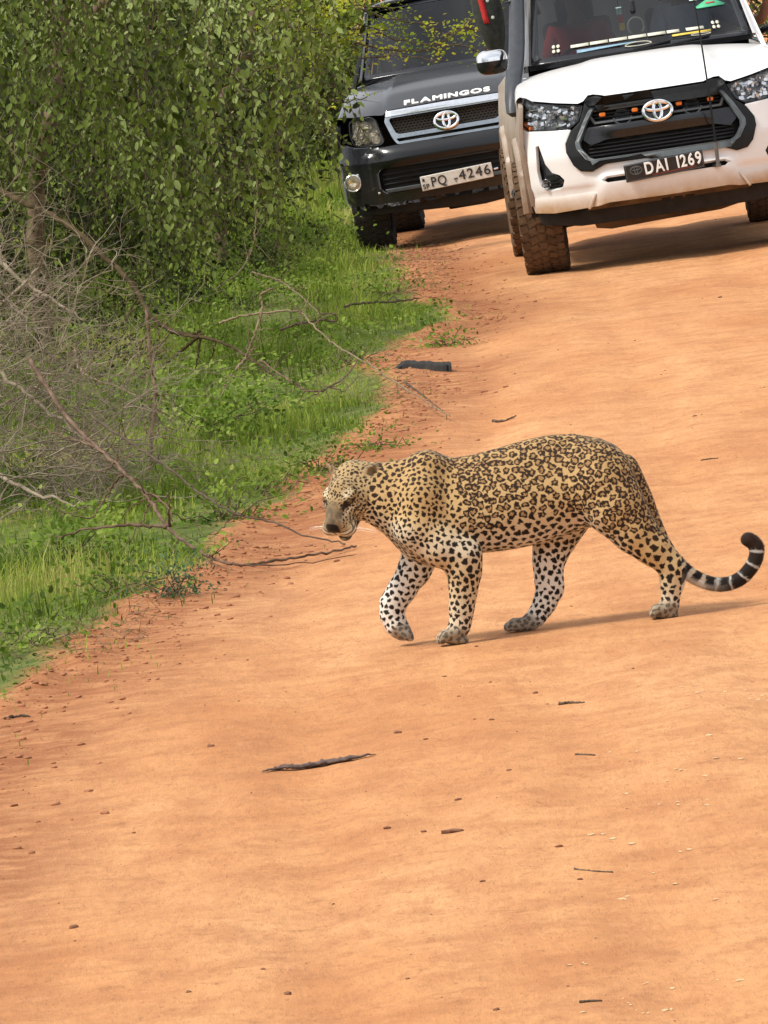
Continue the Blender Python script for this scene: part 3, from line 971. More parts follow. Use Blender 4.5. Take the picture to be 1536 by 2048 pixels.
def build_leopard():
    V, F = leopard_mesh()
    V = smooth_mesh(V, F, 2)
    cen = spot_centres(V)
    V, F = subdivide(V, F)
    V = smooth_mesh(V, F, 2)
    N = vnormals(V, F)
    C = coat_colours(V, N, cen)
    root = empty("leopard", "spotted leopard walking left across the orange dirt road", "leopard")
    toW = lambda A: np.stack([A[:, 0], A[:, 2], A[:, 1]], 1)
    fm = mat("leopard_coat", rough=.75, spec=.18, attr="coat", bump=.25, bscale=260)
    fm.node_tree.nodes["Principled BSDF"].inputs["Sheen Weight"].default_value = .06
    fm.node_tree.nodes["Principled BSDF"].inputs["Sheen Roughness"].default_value = .5
    me = np_mesh("body", toW(V), F[:, ::-1], colors={"coat": C})
    body = link_mesh("body", me, fm, root)
    # short fur lying along the coat
    r_ = np.random.default_rng(5)
    tri = np.concatenate([F[:, [0, 1, 2]], F[:, [0, 2, 3]]])
    ar = np.linalg.norm(np.cross(V[tri[:, 1]] - V[tri[:, 0]], V[tri[:, 2]] - V[tri[:, 0]]), axis=1)
    K = 90000
    pick = r_.choice(len(tri), K, p=ar / ar.sum())
    b = r_.random((K, 2)); m_ = b.sum(1) > 1; b[m_] = 1 - b[m_]
    A = V[tri[pick]]
    P = A[:, 0] + (A[:, 1] - A[:, 0]) * b[:, :1] + (A[:, 2] - A[:, 0]) * b[:, 1:]
    vi = tri[pick, r_.integers(0, 3, K)]
    n_ = N[vi]; col = C[vi] * (.86 + .32 * r_.random((K, 1)))
    px = P[:, 0] * 560 + 905; py = 1285 - P[:, 1] * 560
    flow = np.tile([1.0, -.25, 0], (K, 1))
    flow[py > 1110] = [.25, -1, 0]
    flow[(px > 1362)] = [.6, .2, 0]
    hd = px < 745
    flow[hd] = -HF
    flow = flow + r_.normal(0, .22, (K, 3))
    tan = flow - n_ * (flow * n_).sum(1, keepdims=True)
    tan /= np.linalg.norm(tan, axis=1, keepdims=True) + 1e-9
    belly = np.clip(-n_[:, 1], 0, 1)
    Lh = .0036 + .0026 * r_.random(K) + .006 * belly
    Lh = np.where(px > 1362, .009 + .005 * r_.random(K), Lh)
    Lh = np.where(hd, .0035 + .002 * r_.random(K), Lh)
    Lh = np.where((np.abs(n_[:, 2]) < .3) & ~hd, Lh + .004, Lh)
    foot = py > 1245
    Lh = np.where(foot, .005, Lh)
    dirn = tan * .9 + n_ * (.22 + .16 * r_.random((K, 1)))
    side = np.cross(dirn, n_); side /= np.linalg.norm(side, axis=1, keepdims=True) + 1e-9
    wd = .0009
    P = P - n_ * .001
    tri_v = np.stack([P + side * wd, P - side * wd, P + dirn * Lh[:, None]], 1).reshape(-1, 3)
    me = np_mesh("fur", toW(tri_v), np.arange(K * 3).reshape(-1, 3), colors={"coat": np.repeat(col, 3, 0)})
    # strands take the normal of the skin below so that they shade like the coat
    fur = link_mesh("fur", me, fm, root)
    me.normals_split_custom_set_from_vertices(np.repeat(toW(n_), 3, 0).tolist())
    # eyes
    em = mat("leopard_eye", (.11, .080, .025), .15, spec=.4)
    pm = mat("pupil_black", (.01, .01, .01), .08)
    for s in (1, -1):
        c = HP(.0610, s * .0395, .031); c = Vector((c[0], c[2], c[1]))
        look = HF * .88 + HS * s * .30 + HT * .22; look = Vector((look[0], look[2], look[1])).normalized()
        b_ = MB(); b_.lathe([(.0001, .0118), (.006, .0103), (.0103, .006), (.0118, 0), (.010, -.0065)], 16, 'Z')
        e = b_.build("eye", em, root); e.location = c; e.rotation_euler = look.to_track_quat('Z', 'Y').to_euler()
        b_ = MB(); b_.lathe([(.0001, .0126), (.0040, .0121), (.0048, .0109)], 12, 'Z')
        q = b_.build("pupil", pm, e)
    # whiskers
    wm = mat("whisker_white", (.8, .78, .72), .5)
    for s in (1, -1):
        for i in range(4):
            a = HP(.112 - .006 * (i % 3), s * .052, -.036 - .008 * (i // 3) - .004 * (i % 3))
            dd = HS * s * 1.0 - HF * .25 - HT * (.1 + .1 * (i // 3)) + HF * .1 * (i % 3)
            pts = [a + dd * .075 * q - HT * .018 * q * q for q in (0, .33, .66, 1)]
            MB().tube([Vector((p[0], p[2], p[1])) for p in pts], [.0006, .0005, .0004, .0002], 4).build("whisker", wm, root)
    # claws are sheathed; place the animal on the road
    p0 = at(905, 1273, 32.23)
    root.matrix_world = Matrix(((RIGHT.x, 0, UP.x * 1, p0.x), (0, 1, 0, p0.y), (RIGHT.z, 0, UP.z, p0.z), (0, 0, 0, 1)))
    Rm = Matrix.Rotation(ROLL, 4, 'Y')
    root.matrix_world = Matrix.Translation((p0.x, p0.y, gz(p0.x, p0.y) + LEOPARD_LIFT)) @ Rm
    return root
LEOPARD_LIFT = 0.0
leopard = build_leopard()

# ================================================================== THE PICKUPS
# vehicle space: x to the right as seen from in front, y to the rear (0 = foremost point of the bumper), z up from the ground
def dusty_paint(name, col, dust, zlo, zhi, amount=.8, rough=.25, coat=.6, base_dust=.10, spec=.5):
    m = bpy.data.materials.new(name); m.use_nodes = True
    n, l = m.node_tree.nodes, m.node_tree.links
    b = n["Principled BSDF"]; b.inputs["Specular IOR Level"].default_value = spec
    tc = n.new("ShaderNodeTexCoord"); sx = n.new("ShaderNodeSeparateXYZ"); l.new(tc.outputs["Object"], sx.inputs[0])
    nz = n.new("ShaderNodeTexNoise"); nz.inputs["Scale"].default_value = 5; nz.inputs["Detail"].default_value = 8
    nz.inputs["Roughness"].default_value = .65
    l.new(tc.outputs["Object"], nz.inputs["Vector"])
    mr = n.new("ShaderNodeMapRange"); mr.inputs[1].default_value = zhi; mr.inputs[2].default_value = zlo
    mr.inputs[3].default_value = base_dust; mr.inputs[4].default_value = amount
    l.new(sx.outputs[2], mr.inputs[0])
    mu = n.new("ShaderNodeMath"); mu.operation = 'MULTIPLY'
    r = n.new("ShaderNodeMapRange"); r.inputs[1].default_value = .3; r.inputs[2].default_value = .7; r.inputs[3].default_value = .65; r.inputs[4].default_value = 1.2
    l.new(nz.outputs[0], r.inputs[0]); l.new(mr.outputs[0], mu.inputs[0]); l.new(r.outputs[0], mu.inputs[1])
    cl = n.new("ShaderNodeClamp"); l.new(mu.outputs[0], cl.inputs[0])
    mx = n.new("ShaderNodeMix"); mx.data_type = 'RGBA'
    l.new(cl.outputs[0], mx.inputs[0]); mx.inputs[6].default_value = (*col, 1); mx.inputs[7].default_value = (*dust, 1)
    l.new(mx.outputs[2], b.inputs["Base Color"])
    rr = n.new("ShaderNodeMapRange"); rr.inputs[3].default_value = rough; rr.inputs[4].default_value = .85
    l.new(cl.outputs[0], rr.inputs[0]); l.new(rr.outputs[0], b.inputs["Roughness"])
    iv = n.new("ShaderNodeMapRange"); iv.inputs[3].default_value = coat; iv.inputs[4].default_value = 0
    l.new(cl.outputs[0], iv.inputs[0]); l.new(iv.outputs[0], b.inputs["Coat Weight"]); b.inputs["Coat Roughness"].default_value = .08
    MATS[name] = m
    return m

M_white = dusty_paint("white_paint_dusty", (.80, .79, .775), (.42, .26, .13), .41, .57, 1.2, .3, .5, .05)
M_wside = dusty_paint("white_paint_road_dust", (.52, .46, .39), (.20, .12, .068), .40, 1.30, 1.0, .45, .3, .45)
M_black = dusty_paint("black_paint_dusty", (.005, .006, .008), (.14, .10, .065), .1, .75, .18, .22, .35, .015, .3)
M_plast = mat("black_plastic", (.010, .011, .012), .5, var=.2, vscale=30, bump=.1, bscale=300, spec=.25)
M_gloss = mat("gloss_black_plastic", (.012, .013, .015), .18, var=.15, vscale=20)
M_satin = mat("satin_grey_plastic", (.075, .085, .09), .35, var=.15, vscale=25)
M_dark = mat("underbody_dark", (.018, .015, .012), .85, var=.3, vscale=14)
M_under = mat("underbody_dusty", (.10, .062, .036), .9, var=.4, vscale=9, bump=.3, bscale=60)
M_chrome = mat("chrome", (.78, .79, .80), .09, 1.0, var=.05, vscale=40)
M_refl = mat("lamp_reflector", (.92, .93, .94), .18, .75, var=.08, vscale=60)
M_amber = mat("amber_plastic", (.85, .22, .03), .25, var=.15, vscale=40)
M_tyre = mat("dusty_rubber", (.085, .052, .031), .95, col2=(.16, .102, .062), vscale=16, bump=.2, bscale=120, spec=.08)
M_tyred = mat("dark_rubber", (.02, .018, .016), .9, col2=(.045, .036, .028), vscale=16, bump=.2, bscale=120)
M_rim = mat("grey_alloy", (.16, .15, .14), .45, .6, var=.25, vscale=20)
M_glass = glass_mat("windscreen_glass", (.42, .44, .46), .02, 1.55)
M_lens = glass_mat("clear_lamp_lens", (.93, .94, .95), .04, 1.42)
M_lensy = glass_mat("yellowed_lamp_lens", (.92, .84, .70), .10, 1.4)
M_inter = mat("cabin_dark_fabric", (.03, .03, .033), .9, var=.3, vscale=30)
M_snork = mat("snorkel_grey_plastic", (.030, .034, .040), .42, var=.2, vscale=22, bump=.1, bscale=200)
M_plateb = mat("plate_black", (.012, .012, .013), .35, var=.2, vscale=50)
M_platew = mat("plate_white", (.62, .60, .55), .5, col2=(.50, .45, .37), vscale=18)
M_wtext = mat("white_letters", (.82, .82, .80), .45, var=.05, vscale=50)
M_btext = mat("black_letters", (.02, .02, .02), .5, var=.1, vscale=50)

def tyre_wheel(root, x, y, side, R, Wd, m, steer=0.0):
    h = empty_part = None
    prof = [(R * .60, -Wd * .40), (R * .62, -Wd * .47), (R * .80, -Wd * .52), (R * .93, -Wd * .49), (R * .972, -Wd * .42), (R * .98, 0),
            (R * .972, Wd * .42), (R * .93, Wd * .49), (R * .80, Wd * .52), (R * .62, Wd * .47), (R * .60, Wd * .40)]
    rim = MB()
    rim.lathe([(R * .60, -Wd * .40), (R * .57, -Wd * .42), (R * .55, -Wd * .2), (R * .55, Wd * .2), (R * .57, Wd * .42), (R * .60, Wd * .40)], 40, 'X')
    for s in (-1,):
        o = s * Wd * .30 if side < 0 else -s * Wd * .30
        rim.lathe([(.001, o), (R * .16, o), (R * .19, o * .8), (R * .19, o * .4)], 20, 'X')
        for k in range(6):
            t = 2 * math.pi * k / 6
            rim.box((o * .85, math.cos(t) * R * .36, math.sin(t) * R * .36), (.03, R * .42, R * .13), Matrix.Rotation(t, 3, 'X'))
    w = rim.build("wheel", M_rim, root, angle=30)
    t_ = MB(); t_.lathe(prof, 64, 'X')
    # tread: shoulder lugs and a chevron of centre blocks, each a raised block
    NB = 40
    for k in range(NB):
        a = 2 * math.pi * k / NB
        for row, (xc, wd, skew, ph) in enumerate(((-.40, .20, .10, 0), (-.20, .22, .5, .35), (0.0, .17, .0, .1), (.20, .22, -.5, .6), (.40, .20, -.10, .5))):
            b_ = a + ph * 2 * math.pi / NB
            rot = Matrix.Rotation(b_, 3, 'X') @ Matrix.Rotation(skew, 3, 'Z')
            rad = R * (.975 if abs(xc) < .3 else .962)
            c = Matrix.Rotation(b_, 3, 'X') @ Vector((xc * Wd, 0, rad))
            t_.box(c, (wd * Wd * (.92 if row != 2 else 1), 2 * math.pi * R / NB * .74, R * .045), rot)
        # side biters on the shoulder
        for s in (-1, 1):
            b_ = a + (.2 if k % 2 else 0)
            c = Matrix.Rotation(b_, 3, 'X') @ Vector((s * Wd * .498, 0, R * .90))
            t_.box(c, (.012, 2 * math.pi * R / NB * .55, R * (.12 if k % 2 else .075)), Matrix.Rotation(b_, 3, 'X'))
    t = t_.build("tyre", m, w, angle=30)
    w.location = (x, y, R - .012)
    w.rotation_euler = (0, 0, steer)
    return w

def ring_pts(rx, rz, n=40, cx=0, cz=0, y=0):
    return [(cx + rx * math.cos(2 * math.pi * k / n), y, cz + rz * math.sin(2 * math.pi * k / n)) for k in range(n)]

def oval_emblem(root, loc, w, tilt=0.0, m=None, name="emblem", back=True, r=1.0):
    """the makers' oval: an outer ring with two crossed ovals inside"""
    m = m or M_chrome
    b = MB(); k = w / 2
    b.tube(ring_pts(k, k * .69), k * .085 * r, 8, True)
    b.tube(ring_pts(k * .84, k * .27, 36, 0, k * .30), k * .085 * r, 8, True)
    b.tube(ring_pts(k * .27, k * .62, 36, 0, 0.0), k * .085 * r, 8, True)
    o = b.build(name, m, root)
    o.location = loc; o.rotation_euler = (tilt, 0, 0)
    if back:
        d = MB(); n = 36
        vs = [(0, .012, 0)] + [(k * .98 * math.cos(2 * math.pi * i / n), .014, k * .67 * math.sin(2 * math.pi * i / n)) for i in range(n)]
        d.add(vs, [(0, 1 + i, 1 + (i + 1) % n) for i in range(n)])
        d.build("emblem_back", M_gloss, o)
    return o

def blob_reflectors(b, area, fn, n, rmin, rmax, seed, depth=.03):
    """bowls and facets of a lamp interior, inside the outline"""
    r_ = random.Random(seed)
    poly = [Vector((p[0], p[1], 0)) for p in area]
    xs = [p[0] for p in area]; zs = [p[1] for p in area]
    cnt = 0; tries = 0
    while cnt < n and tries < 4000:
        tries += 1
        x = r_.uniform(min(xs), max(xs)); z = r_.uniform(min(zs), max(zs)); r = r_.uniform(rmin, rmax)
        if not all(_inside((x + dx, z + dz), area) for dx, dz in ((r, 0), (-r, 0), (0, r), (0, -r))):
            continue
        c = Vector(fn(x, z)); c.y += depth
        prof = [(r, 0), (r * .96, .006), (r * .72, .018), (r * .3, .026), (.001, .028)]
        kk = r_.choice([6, 8, 12])
        b.lathe([(a, d) for a, d in prof], kk, 'Y', c)
        b.lathe([(.001, .004), (r * .25, .006), (r * .28, .014)], 8, 'Y', c)
        cnt += 1

def _inside(p, poly):
    x, y = p; c = False; j = len(poly) - 1
    for i in range(len(poly)):
        xi, yi = poly[i]; xj, yj = poly[j]
        if (yi > y) != (yj > y) and x < (xj - xi) * (y - yi) / (yj - yi + 1e-12) + xi:
            c = not c
        j = i
    return c

def scale_loop(lp, k, dx=0, dz=0):
    cx = sum(p[0] for p in lp) / len(lp); cz = sum(p[1] for p in lp) / len(lp)
    return [(cx + (x - cx) * k + dx, cz + (z - cz) * k + dz) for x, z in lp]

def round_loop(lp, r=.012, n=3):
    """soften the corners of an outline"""
    out = []
    N = len(lp)
    for i in range(N):
        a, b, c = Vector(lp[i - 1]), Vector(lp[i]), Vector(lp[(i + 1) % N])
        d1 = (a - b); d2 = (c - b); q = min(r, d1.length * .45, d2.length * .45)
        p1 = b + d1.normalized() * q; p2 = b + d2.normalized() * q
        for k in range(n + 1):
            t = k / n
            out.append(tuple((1 - t) ** 2 * p1 + 2 * t * (1 - t) * b + t * t * p2))
    return out

def side_fn(hw, s, front=.30):
    def fn(y, z):
        x = hw - .10 * max(0, .30 - (y - .0)) / .30 * .4
        x -= .035 * max(0, (z - 1.0)) / .3
        x -= .02 * max(0, (.62 - z)) / .3
        x += .018 * math.exp(-((z - .92) / .08) ** 2)
        return (s * x, y, z)
    return fn

def side_outline(zt_front, zt, yf=.30, ye=5.2, arch=(.95, 4.03), ra=.47, zl=.50):
    pts = [(yf, zl - .02)]
    for i, yc in enumerate(arch):
        for k in range(13):
            a = math.pi - math.pi * k / 12
            pts.append((yc + ra * math.cos(a), max(zl - .02, .40 + ra * math.sin(a))))
    pts += [(ye, zl), (ye, 1.18), (3.45, zt), (1.30, zt)]
    pts += [(1.0, zt_front + (zt - zt_front) * .8), (.62, zt_front + (zt - zt_front) * .42), (yf, zt_front)]
    out = []
    for p in pts:
        if not out or (abs(out[-1][0] - p[0]) + abs(out[-1][1] - p[1])) > 1e-3:
            out.append(p)
    return out

def cab(root, paint, zb=1.385, hb=.755, zt=1.97, ht=.655, yb=1.22, yt=1.98, hw=.90):
    """windscreen, pillars, roof, doors' windows, dashboard and seats"""
    def wf(s, t, off=0.0):
        h = hb + (ht - hb) * t
        return (s * h, yb + .13 * (abs(s) ** 2.2) * (1 - .35 * t) + (yt - yb) * t + off * .75, zb + .012 * (1 - s * s) + (zt - zb) * (t - .05 * t * (1 - t)) + off * .0)
    rr = [(-1, .02), (-.97, 0), (.97, 0), (1, .02), (1, .96), (.95, 1), (-.95, 1), (-1, .96)]
    inner = [(-.935, .085), (-.90, .060), (.90, .060), (.935, .085), (.935, .93), (.90, .95), (-.90, .95), (-.935, .93)]
    panel("windscreen_border", [rr, inner], lambda a, b: wf(a, b), M_gloss, root, .12, .004, 0)
    ws = panel("windscreen", [(a * .99, b) for a, b in rr], lambda a, b: wf(a, b, .006), M_glass, root, .12, 0, 0)
    # pillars and roof
    for s in (-1, 1):
        def ap(i, j, s=s):
            t = j
            x0, y0, z0 = wf(s * 1.004, t)
            e = i
            return (x0 + s * (.012 + .052 * e ** .8), y0 + .16 * e ** 1.6, z0 + .004 - .01 * e)
        MB().grid(ap, 5, 14).build("windscreen_pillar", paint, root)
        # door upper: frames and dark glass
        g = [(yb + .36, zb - .06), (yt + .10, zt - .09), (yt + .86, zt - .07), (yt + .86, zb - .06)]
        def gf(y, z, s=s):
            q = (z - (zb - .1)) / (zt - zb)
            return (s * (hw - .045 - (hw - .045 - ht - .055) * max(0, min(1, q))), y, z)
        fr = [(yb + .14, zb - .09), (yt + .06, zt - .03), (yt + 1.55, zt - .03), (yt + 1.65, zb - .09)]
        g2 = [(yt + .93, zb - .06), (yt + .93, zt - .07), (yt + 1.48, zt - .08), (yt + 1.55, zb - .06)]
        panel("door_frame", [fr, round_loop(g, .04), round_loop(g2, .04)], gf, paint, root, .15, .03, .004)
        panel("side_window", g, lambda y, z: tuple(Vector(gf(y, z)) - Vector((s * .012, 0, 0))), M_glass, root, .2, 0, 0)
        panel("side_window", g2, lambda y, z: tuple(Vector(gf(y, z)) - Vector((s * .012, 0, 0))), M_glass, root, .2, 0, 0)
    def rf(i, j):
        s = i * 2 - 1; y = yt - .01 + 1.62 * j
        return (s * (ht + .055), y, zt + .012 + .055 * (1 - s ** 4) * math.sin(math.pi * (.12 + .76 * j)) ** .5)
    MB().grid(rf, 12, 12).build("roof", paint, root, solid=.03)
    bk = MB(); bk.box((0, yt + 1.62, (zb + zt) / 2 - .04), (2 * ht + .25, .03, zt - zb + .12)); bk.build("cab_back", paint, root)
    # interior
    d = MB(); d.grid(lambda i, j: ((i * 2 - 1) * (hb + .01), yb + .16 + .55 * j, zb - .035 + .03 * math.sin(math.pi * j) - .2 * max(0, j - .75)), 10, 8)
    d.build("dashboard", M_inter, root)
    for x in (-.36, .36):
        q = MB(); q.box((x, yb + 1.25, 1.02), (.5, .5, .14)); q.box((x, yb + 1.52, 1.32), (.48, .14, .62), Matrix.Rotation(-.2, 3, 'X'))
        q.box((x, yb + 1.60, 1.70), (.26, .10, .2)); q.build("seat", M_inter, root, bevel=.04)
    st = MB(); st.tube([Vector((-.36 + .18 * math.cos(2 * math.pi * k / 28), yb + .80 + .10 * math.sin(2 * math.pi * k / 28), 1.30 + .16 * math.sin(2 * math.pi * k / 28))) for k in range(28)], .016, 8, True)
    st.box((-.36, yb + .80, 1.30), (.32, .03, .05)); st.build("steering_wheel", M_plast, root)
    fl = MB(); fl.box((0, 2.4, .78), (1.6, 3.4, .05)); fl.box((0, 1.3, 1.0), (1.55, .05, .62)); fl.build("cabin_floor", M_dark, root)
    return wf

def bed(root, paint, hw=.90):
    b = MB()
    b.box((0, 4.35, .78), (2 * hw - .12, 1.75, .06)); b.box((0, 5.2, .98), (2 * hw - .1, .05, .46)); b.box((0, 3.58, .98), (2 * hw - .1, .05, .46))
    b.build("cargo_bed", paint, root, bevel=.01)
    c = MB()
    for s in (-1, 1):
        c.box((s * .42, 2.7, .58), (.10, 4.9, .16))
    for y in (.9, 2.2, 3.3, 4.0, 5.0):
        c.box((0, y, .56), (.9, .10, .10))
    c.build("chassis", M_dark, root)
    ax = MB(); ax.tube([(-.72, 4.03, .37), (.72, 4.03, .37)], .05, 10)
    ax.lathe([(.001, -.15), (.10, -.12), (.15, 0), (.10, .12), (.001, .15)], 16, 'Y', (-.05, 4.03, .37))
    ax.build("rear_axle", M_dark, root)
    fa = MB()
    for s in (-1, 1):
        fa.tube([(s * .30, .98, .40), (s * .74, .98, .36)], .035, 8)
        fa.tube([(s * .30, .78, .34), (s * .70, .95, .31)], .03, 8); fa.tube([(s * .30, 1.2, .34), (s * .70, 1.0, .31)], .03, 8)
    fa.box((0, 1.0, .42), (.62, .5, .16)); fa.build("front_suspension", M_dark, root)
    eg = MB(); eg.box((0, .85, .75), (1.3, .9, .55)); eg.build("engine_bay", M_dark, root)

def hood(root, paint, zf, hwf=.885, hwb=.845, zb=1.355, yfn=None, yb=1.24, bulge=.020, bw=.52):
    xs = [p[0] for p in zf]; zs = [p[1] for p in zf]
    cols = [-1 + 2 * k / 48 for k in range(49)]
    def pt(s, t, roll=0):
        hwx = hwf + (hwb - hwf) * t
        x = s * hwx
        z0 = float(np.interp(abs(s * hwf), xs, zs)); y0 = yfn(s * hwf, z0)
        z1 = zb + .012 * (1 - s * s) - .055 * abs(s) ** 3
        y1 = yb + .13 * abs(s) ** 2.2
        z = z0 + (z1 - z0) * (1 - (1 - t) ** 1.75) * .999
        bl = 1 / (1 + math.exp((abs(s) - bw + .06 * t) / .022))
        z += bulge * bl * min(1, t * 4) * (1 - .3 * t)
        return (x, y0 + (y1 - y0) * t, z)
    def fn(i, j):
        k = i * 56
        t = j
        if k < 4 or k > 52:
            e = (4 - k) / 4 if k < 4 else (k - 52) / 4
            sg = -1 if k < 4 else 1
            x, y, z = pt(sg, t)
            return (x + sg * .042 * math.sin(e * math.pi / 2), y + .02 * e, z - .075 * (1 - math.cos(e * math.pi / 2)))
        return pt((k - 28) / 24, t)
    return MB().grid(fn, 56, 20).build("hood", paint, root, angle=60)

def mirror_part(root, s, x, y, z, top, w=.21):
    b = MB()
    def sh(i, j, k0, k1):
        a = i * 2 * math.pi
        lat = k0 + (k1 - k0) * j
        r = math.cos(lat) ** .55
        return (x + s * w / 2 * (.0 + 1.0 * r * (abs(math.cos(a)) ** .6) * (1 if math.cos(a) > 0 else -1)), y + .075 * r * (abs(math.sin(a)) ** .7) * (1 if math.sin(a) > 0 else -1), z + .085 * (abs(math.sin(lat)) ** .8) * (1 if lat > 0 else -1))
    b.grid(lambda i, j: sh(i, j, -math.pi / 2 + .02, .05), 24, 10)
    o = b.build("mirror", M_gloss, root)
    c = MB(); c.grid(lambda i, j: tuple(Vector(sh(i, j, .06, math.pi / 2 - .02)) * 1.0), 24, 8)
    c.build("mirror_cap", top, o)
    a = MB(); a.tube([(x - s * w * .4, y + .02, z - .02), (x - s * (w * .5 + .10), y + .10, z - .07)], .025, 8); a.build("mirror_arm", M_gloss, o)
    return o

def white_pickup():
    root = empty("pickup_truck", "white pickup truck facing the viewer with black grille and plate DAI 1269", "pickup truck")
    def F(x, z):
        y = .02 + .30 * (abs(x) / .92) ** 3.2
        y += .26 * max(0, z - .78) + .10 * max(0, .56 - z)
        return y
    on = lambda off: (lambda x, z: (x, F(x, z) + off, z))
    lamp = [(.865, 1.202), (.811, 1.164), (.66, 1.133), (.487, 1.104), (.505, 1.05), (.531, 1.005), (.573, .977), (.60, .963), (.74, .968), (.869, .98), (.899, 1.025), (.902, 1.086), (.888, 1.157)]
    fog = [(.834, .874), (.812, .88), (.805, .839), (.788, .752), (.752, .69), (.705, .668), (.678, .632), (.694, .585), (.72, .572), (.801, .574), (.839, .615), (.848, .712)]
    g_out = [(0, 1.135), (.345, 1.138), (.385, 1.158), (.455, 1.153), (.474, 1.12), (.490, 1.075), (.525, 1.0), (.592, .945), (.638, .87), (.641, .81), (.605, .718), (.562, .675), (.49, .663), (.395, .702), (.30, .706), (0, .706)]
    # bumper skin
    lampb = [(.60, .963), (.74, .968), (.869, .98), (.905, 1.0)]
    outer = [(.915, .97), (.905, .90), (.907, .69), (.914, .52), (.895, .432), (.777, .418), (.60, .425), (.49, .43), (.40, .445), (0, .44)]
    rt = [(.592, .958)] + lampb[1:] + outer
    bump_out = rt + [(-x, z) for x, z in reversed(rt[:-1])]
    inn = [(-x, z) for x, z in g_out[8:]] + [(x, z) for x, z in reversed(g_out[8:-1])]
    notch = [(-.592, .950), (-.638, .87), (-.641, .81), (-.605, .718), (-.562, .675), (-.49, .663), (-.395, .702), (.395, .702), (.49, .663), (.562, .675), (.605, .718), (.641, .81), (.638, .87), (.592, .950)]
    slot = [(-.44, .60), (-.40, .622), (.40, .622), (.44, .60), (.40, .578), (-.40, .578)]
    bo = bump_out + notch
    def bumper_fn(x, z):
        y = F(x, z)
        # folded lower tray that stands proud between two slanting creases
        ed = .44 + .30 * max(0, .62 - z)
        y -= .028 / (1 + math.exp((abs(x) - ed) / .008)) * (1 if z < .60 else max(0, 1 - (z - .60) / .05))
        # soft shoulder beside the fog pocket
        y += .018 * math.exp(-((z - .545) / .03) ** 2) * (1 if abs(x) > .46 else 0)
        return (x, y, z)
    fogl = [(-x, z) for x, z in fog]
    bp = panel("front_bumper", [bo, fog, fogl, slot], bumper_fn, M_white, root, .035, .03, .006, 45)
    for s in (-1, 1):
        wl_ = MB(); wl_.box((s * .515, F(.5, .46) - .012, .468), (.018, .02, .115), Matrix.Rotation(-s * .52, 3, 'Y'))
        wl_.build("bumper_rib", M_white, bp, bevel=.004)
    panel("slot_backing", [scale_loop(slot, 1.04)], lambda x, z: (x, F(x, z) + .045, z), M_plast, root, .1, .01, 0)
    for s in (-1, 1):
        fl = [(s * x, z) for x, z in fog]
        p = panel("fog_pocket", scale_loop(fl, 1.05), on(.055), M_gloss, root, .05, .01, 0)
        b = MB()
        for k in range(3):
            b.box((s * .755, F(.755, .62) + .030, .60 + .022 * k), (.13, .03, .007))
        b.build("fog_slat", M_plast, p)
        b = MB(); b.lathe([(.001, .03), (.024, .024), (.032, .0), (.034, .004)], 16, 'Y', (s * .80, F(.8, .615) + .02, .617)); b.build("fog_lamp", M_refl, p)
    # grille
    go = g_out + [(-x, z) for x, z in reversed(g_out[1:-1])]
    gi = [(.43, 1.085), (.455, 1.06), (.505, .985), (.568, .868), (.566, .83), (.515, .752), (.485, .737), (0, .737)]
    gi_full = [(0, 1.085)] + gi + [(-x, z) for x, z in reversed(gi[:-1])]
    def surf(off):
        def fn(x, z):
            d = abs(x)
            return (x, F(x, z) + off, z)
        return fn
    gs = panel("grille_surround", [go, gi_full], surf(-.018), M_plast, root, .05, .07, .010, 45)
    top_lip = [(0, 1.135), (.345, 1.138), (.385, 1.158), (.455, 1.153), (.474, 1.12), (.44, 1.098), (0, 1.098)]
    tl = top_lip + [(-x, z) for x, z in reversed(top_lip[1:-1])]
    panel("grille_brow", tl, surf(-.045), M_plast, root, .06, .05, .010, 45)
    rim_o = scale_loop(gi_full, 1.012); rim_i = scale_loop(gi_full, .962)
    panel("grille_rim", [rim_o, rim_i], surf(-.024), M_satin, root, .06, .04, .004, 45)
    panel("grille_backing", scale_loop(gi_full, 1.02), surf(.085), M_dark, root, .1, .01, 0)
    for z0 in (1.052, 1.030, 1.008, .986):
        panel("grille_slat", [(-.45, z0 - .004), (.45, z0 - .004), (.45, z0 + .004), (-.45, z0 + .004)], surf(.03), M_plast, root, .1, .02, .002)
    fr_o = [(-.452, 1.068), (.452, 1.068), (.47, 1.045), (.43, .972), (-.43, .972), (-.47, 1.045)]
    fr_i = [(-.435, 1.055), (.435, 1.055), (.448, 1.040), (.418, .985), (-.418, .985), (-.448, 1.040)]
    panel("upper_grille_frame", [fr_o, fr_i], surf(.008), M_satin, root, .06, .03, .004)
    bar = [(-.50, .955), (-.36, .955), (.36, .955), (.50, .955), (.53, .89), (.47, .835), (.36, .862), (-.36, .862), (-.47, .835), (-.53, .89)]
    def barf(x, z):
        k = math.exp(-((abs(x) - .0) / .37) ** 8)
        return (x, F(x, z) + .012 - .035 * k * math.exp(-((z - .93) / .05) ** 2), z)
    panel("grille_crossbar", bar, barf, M_gloss, root, .02, .04, .006, 60)
    for z0 in (.762, .786, .810, .834):
        panel("grille_slat", [(-.49, z0 - .005), (.49, z0 - .005), (.49, z0 + .005), (-.49, z0 + .005)], surf(.035), M_plast, root, .1, .02, .002)
    for x in (-.366, -.148, .148, .360):
        b = MB(); b.box((x, F(x, 1.028) + .006, 1.028), (.042, .03, .028)); b.build("amber_marker_lamp", M_amber, root, bevel=.008)
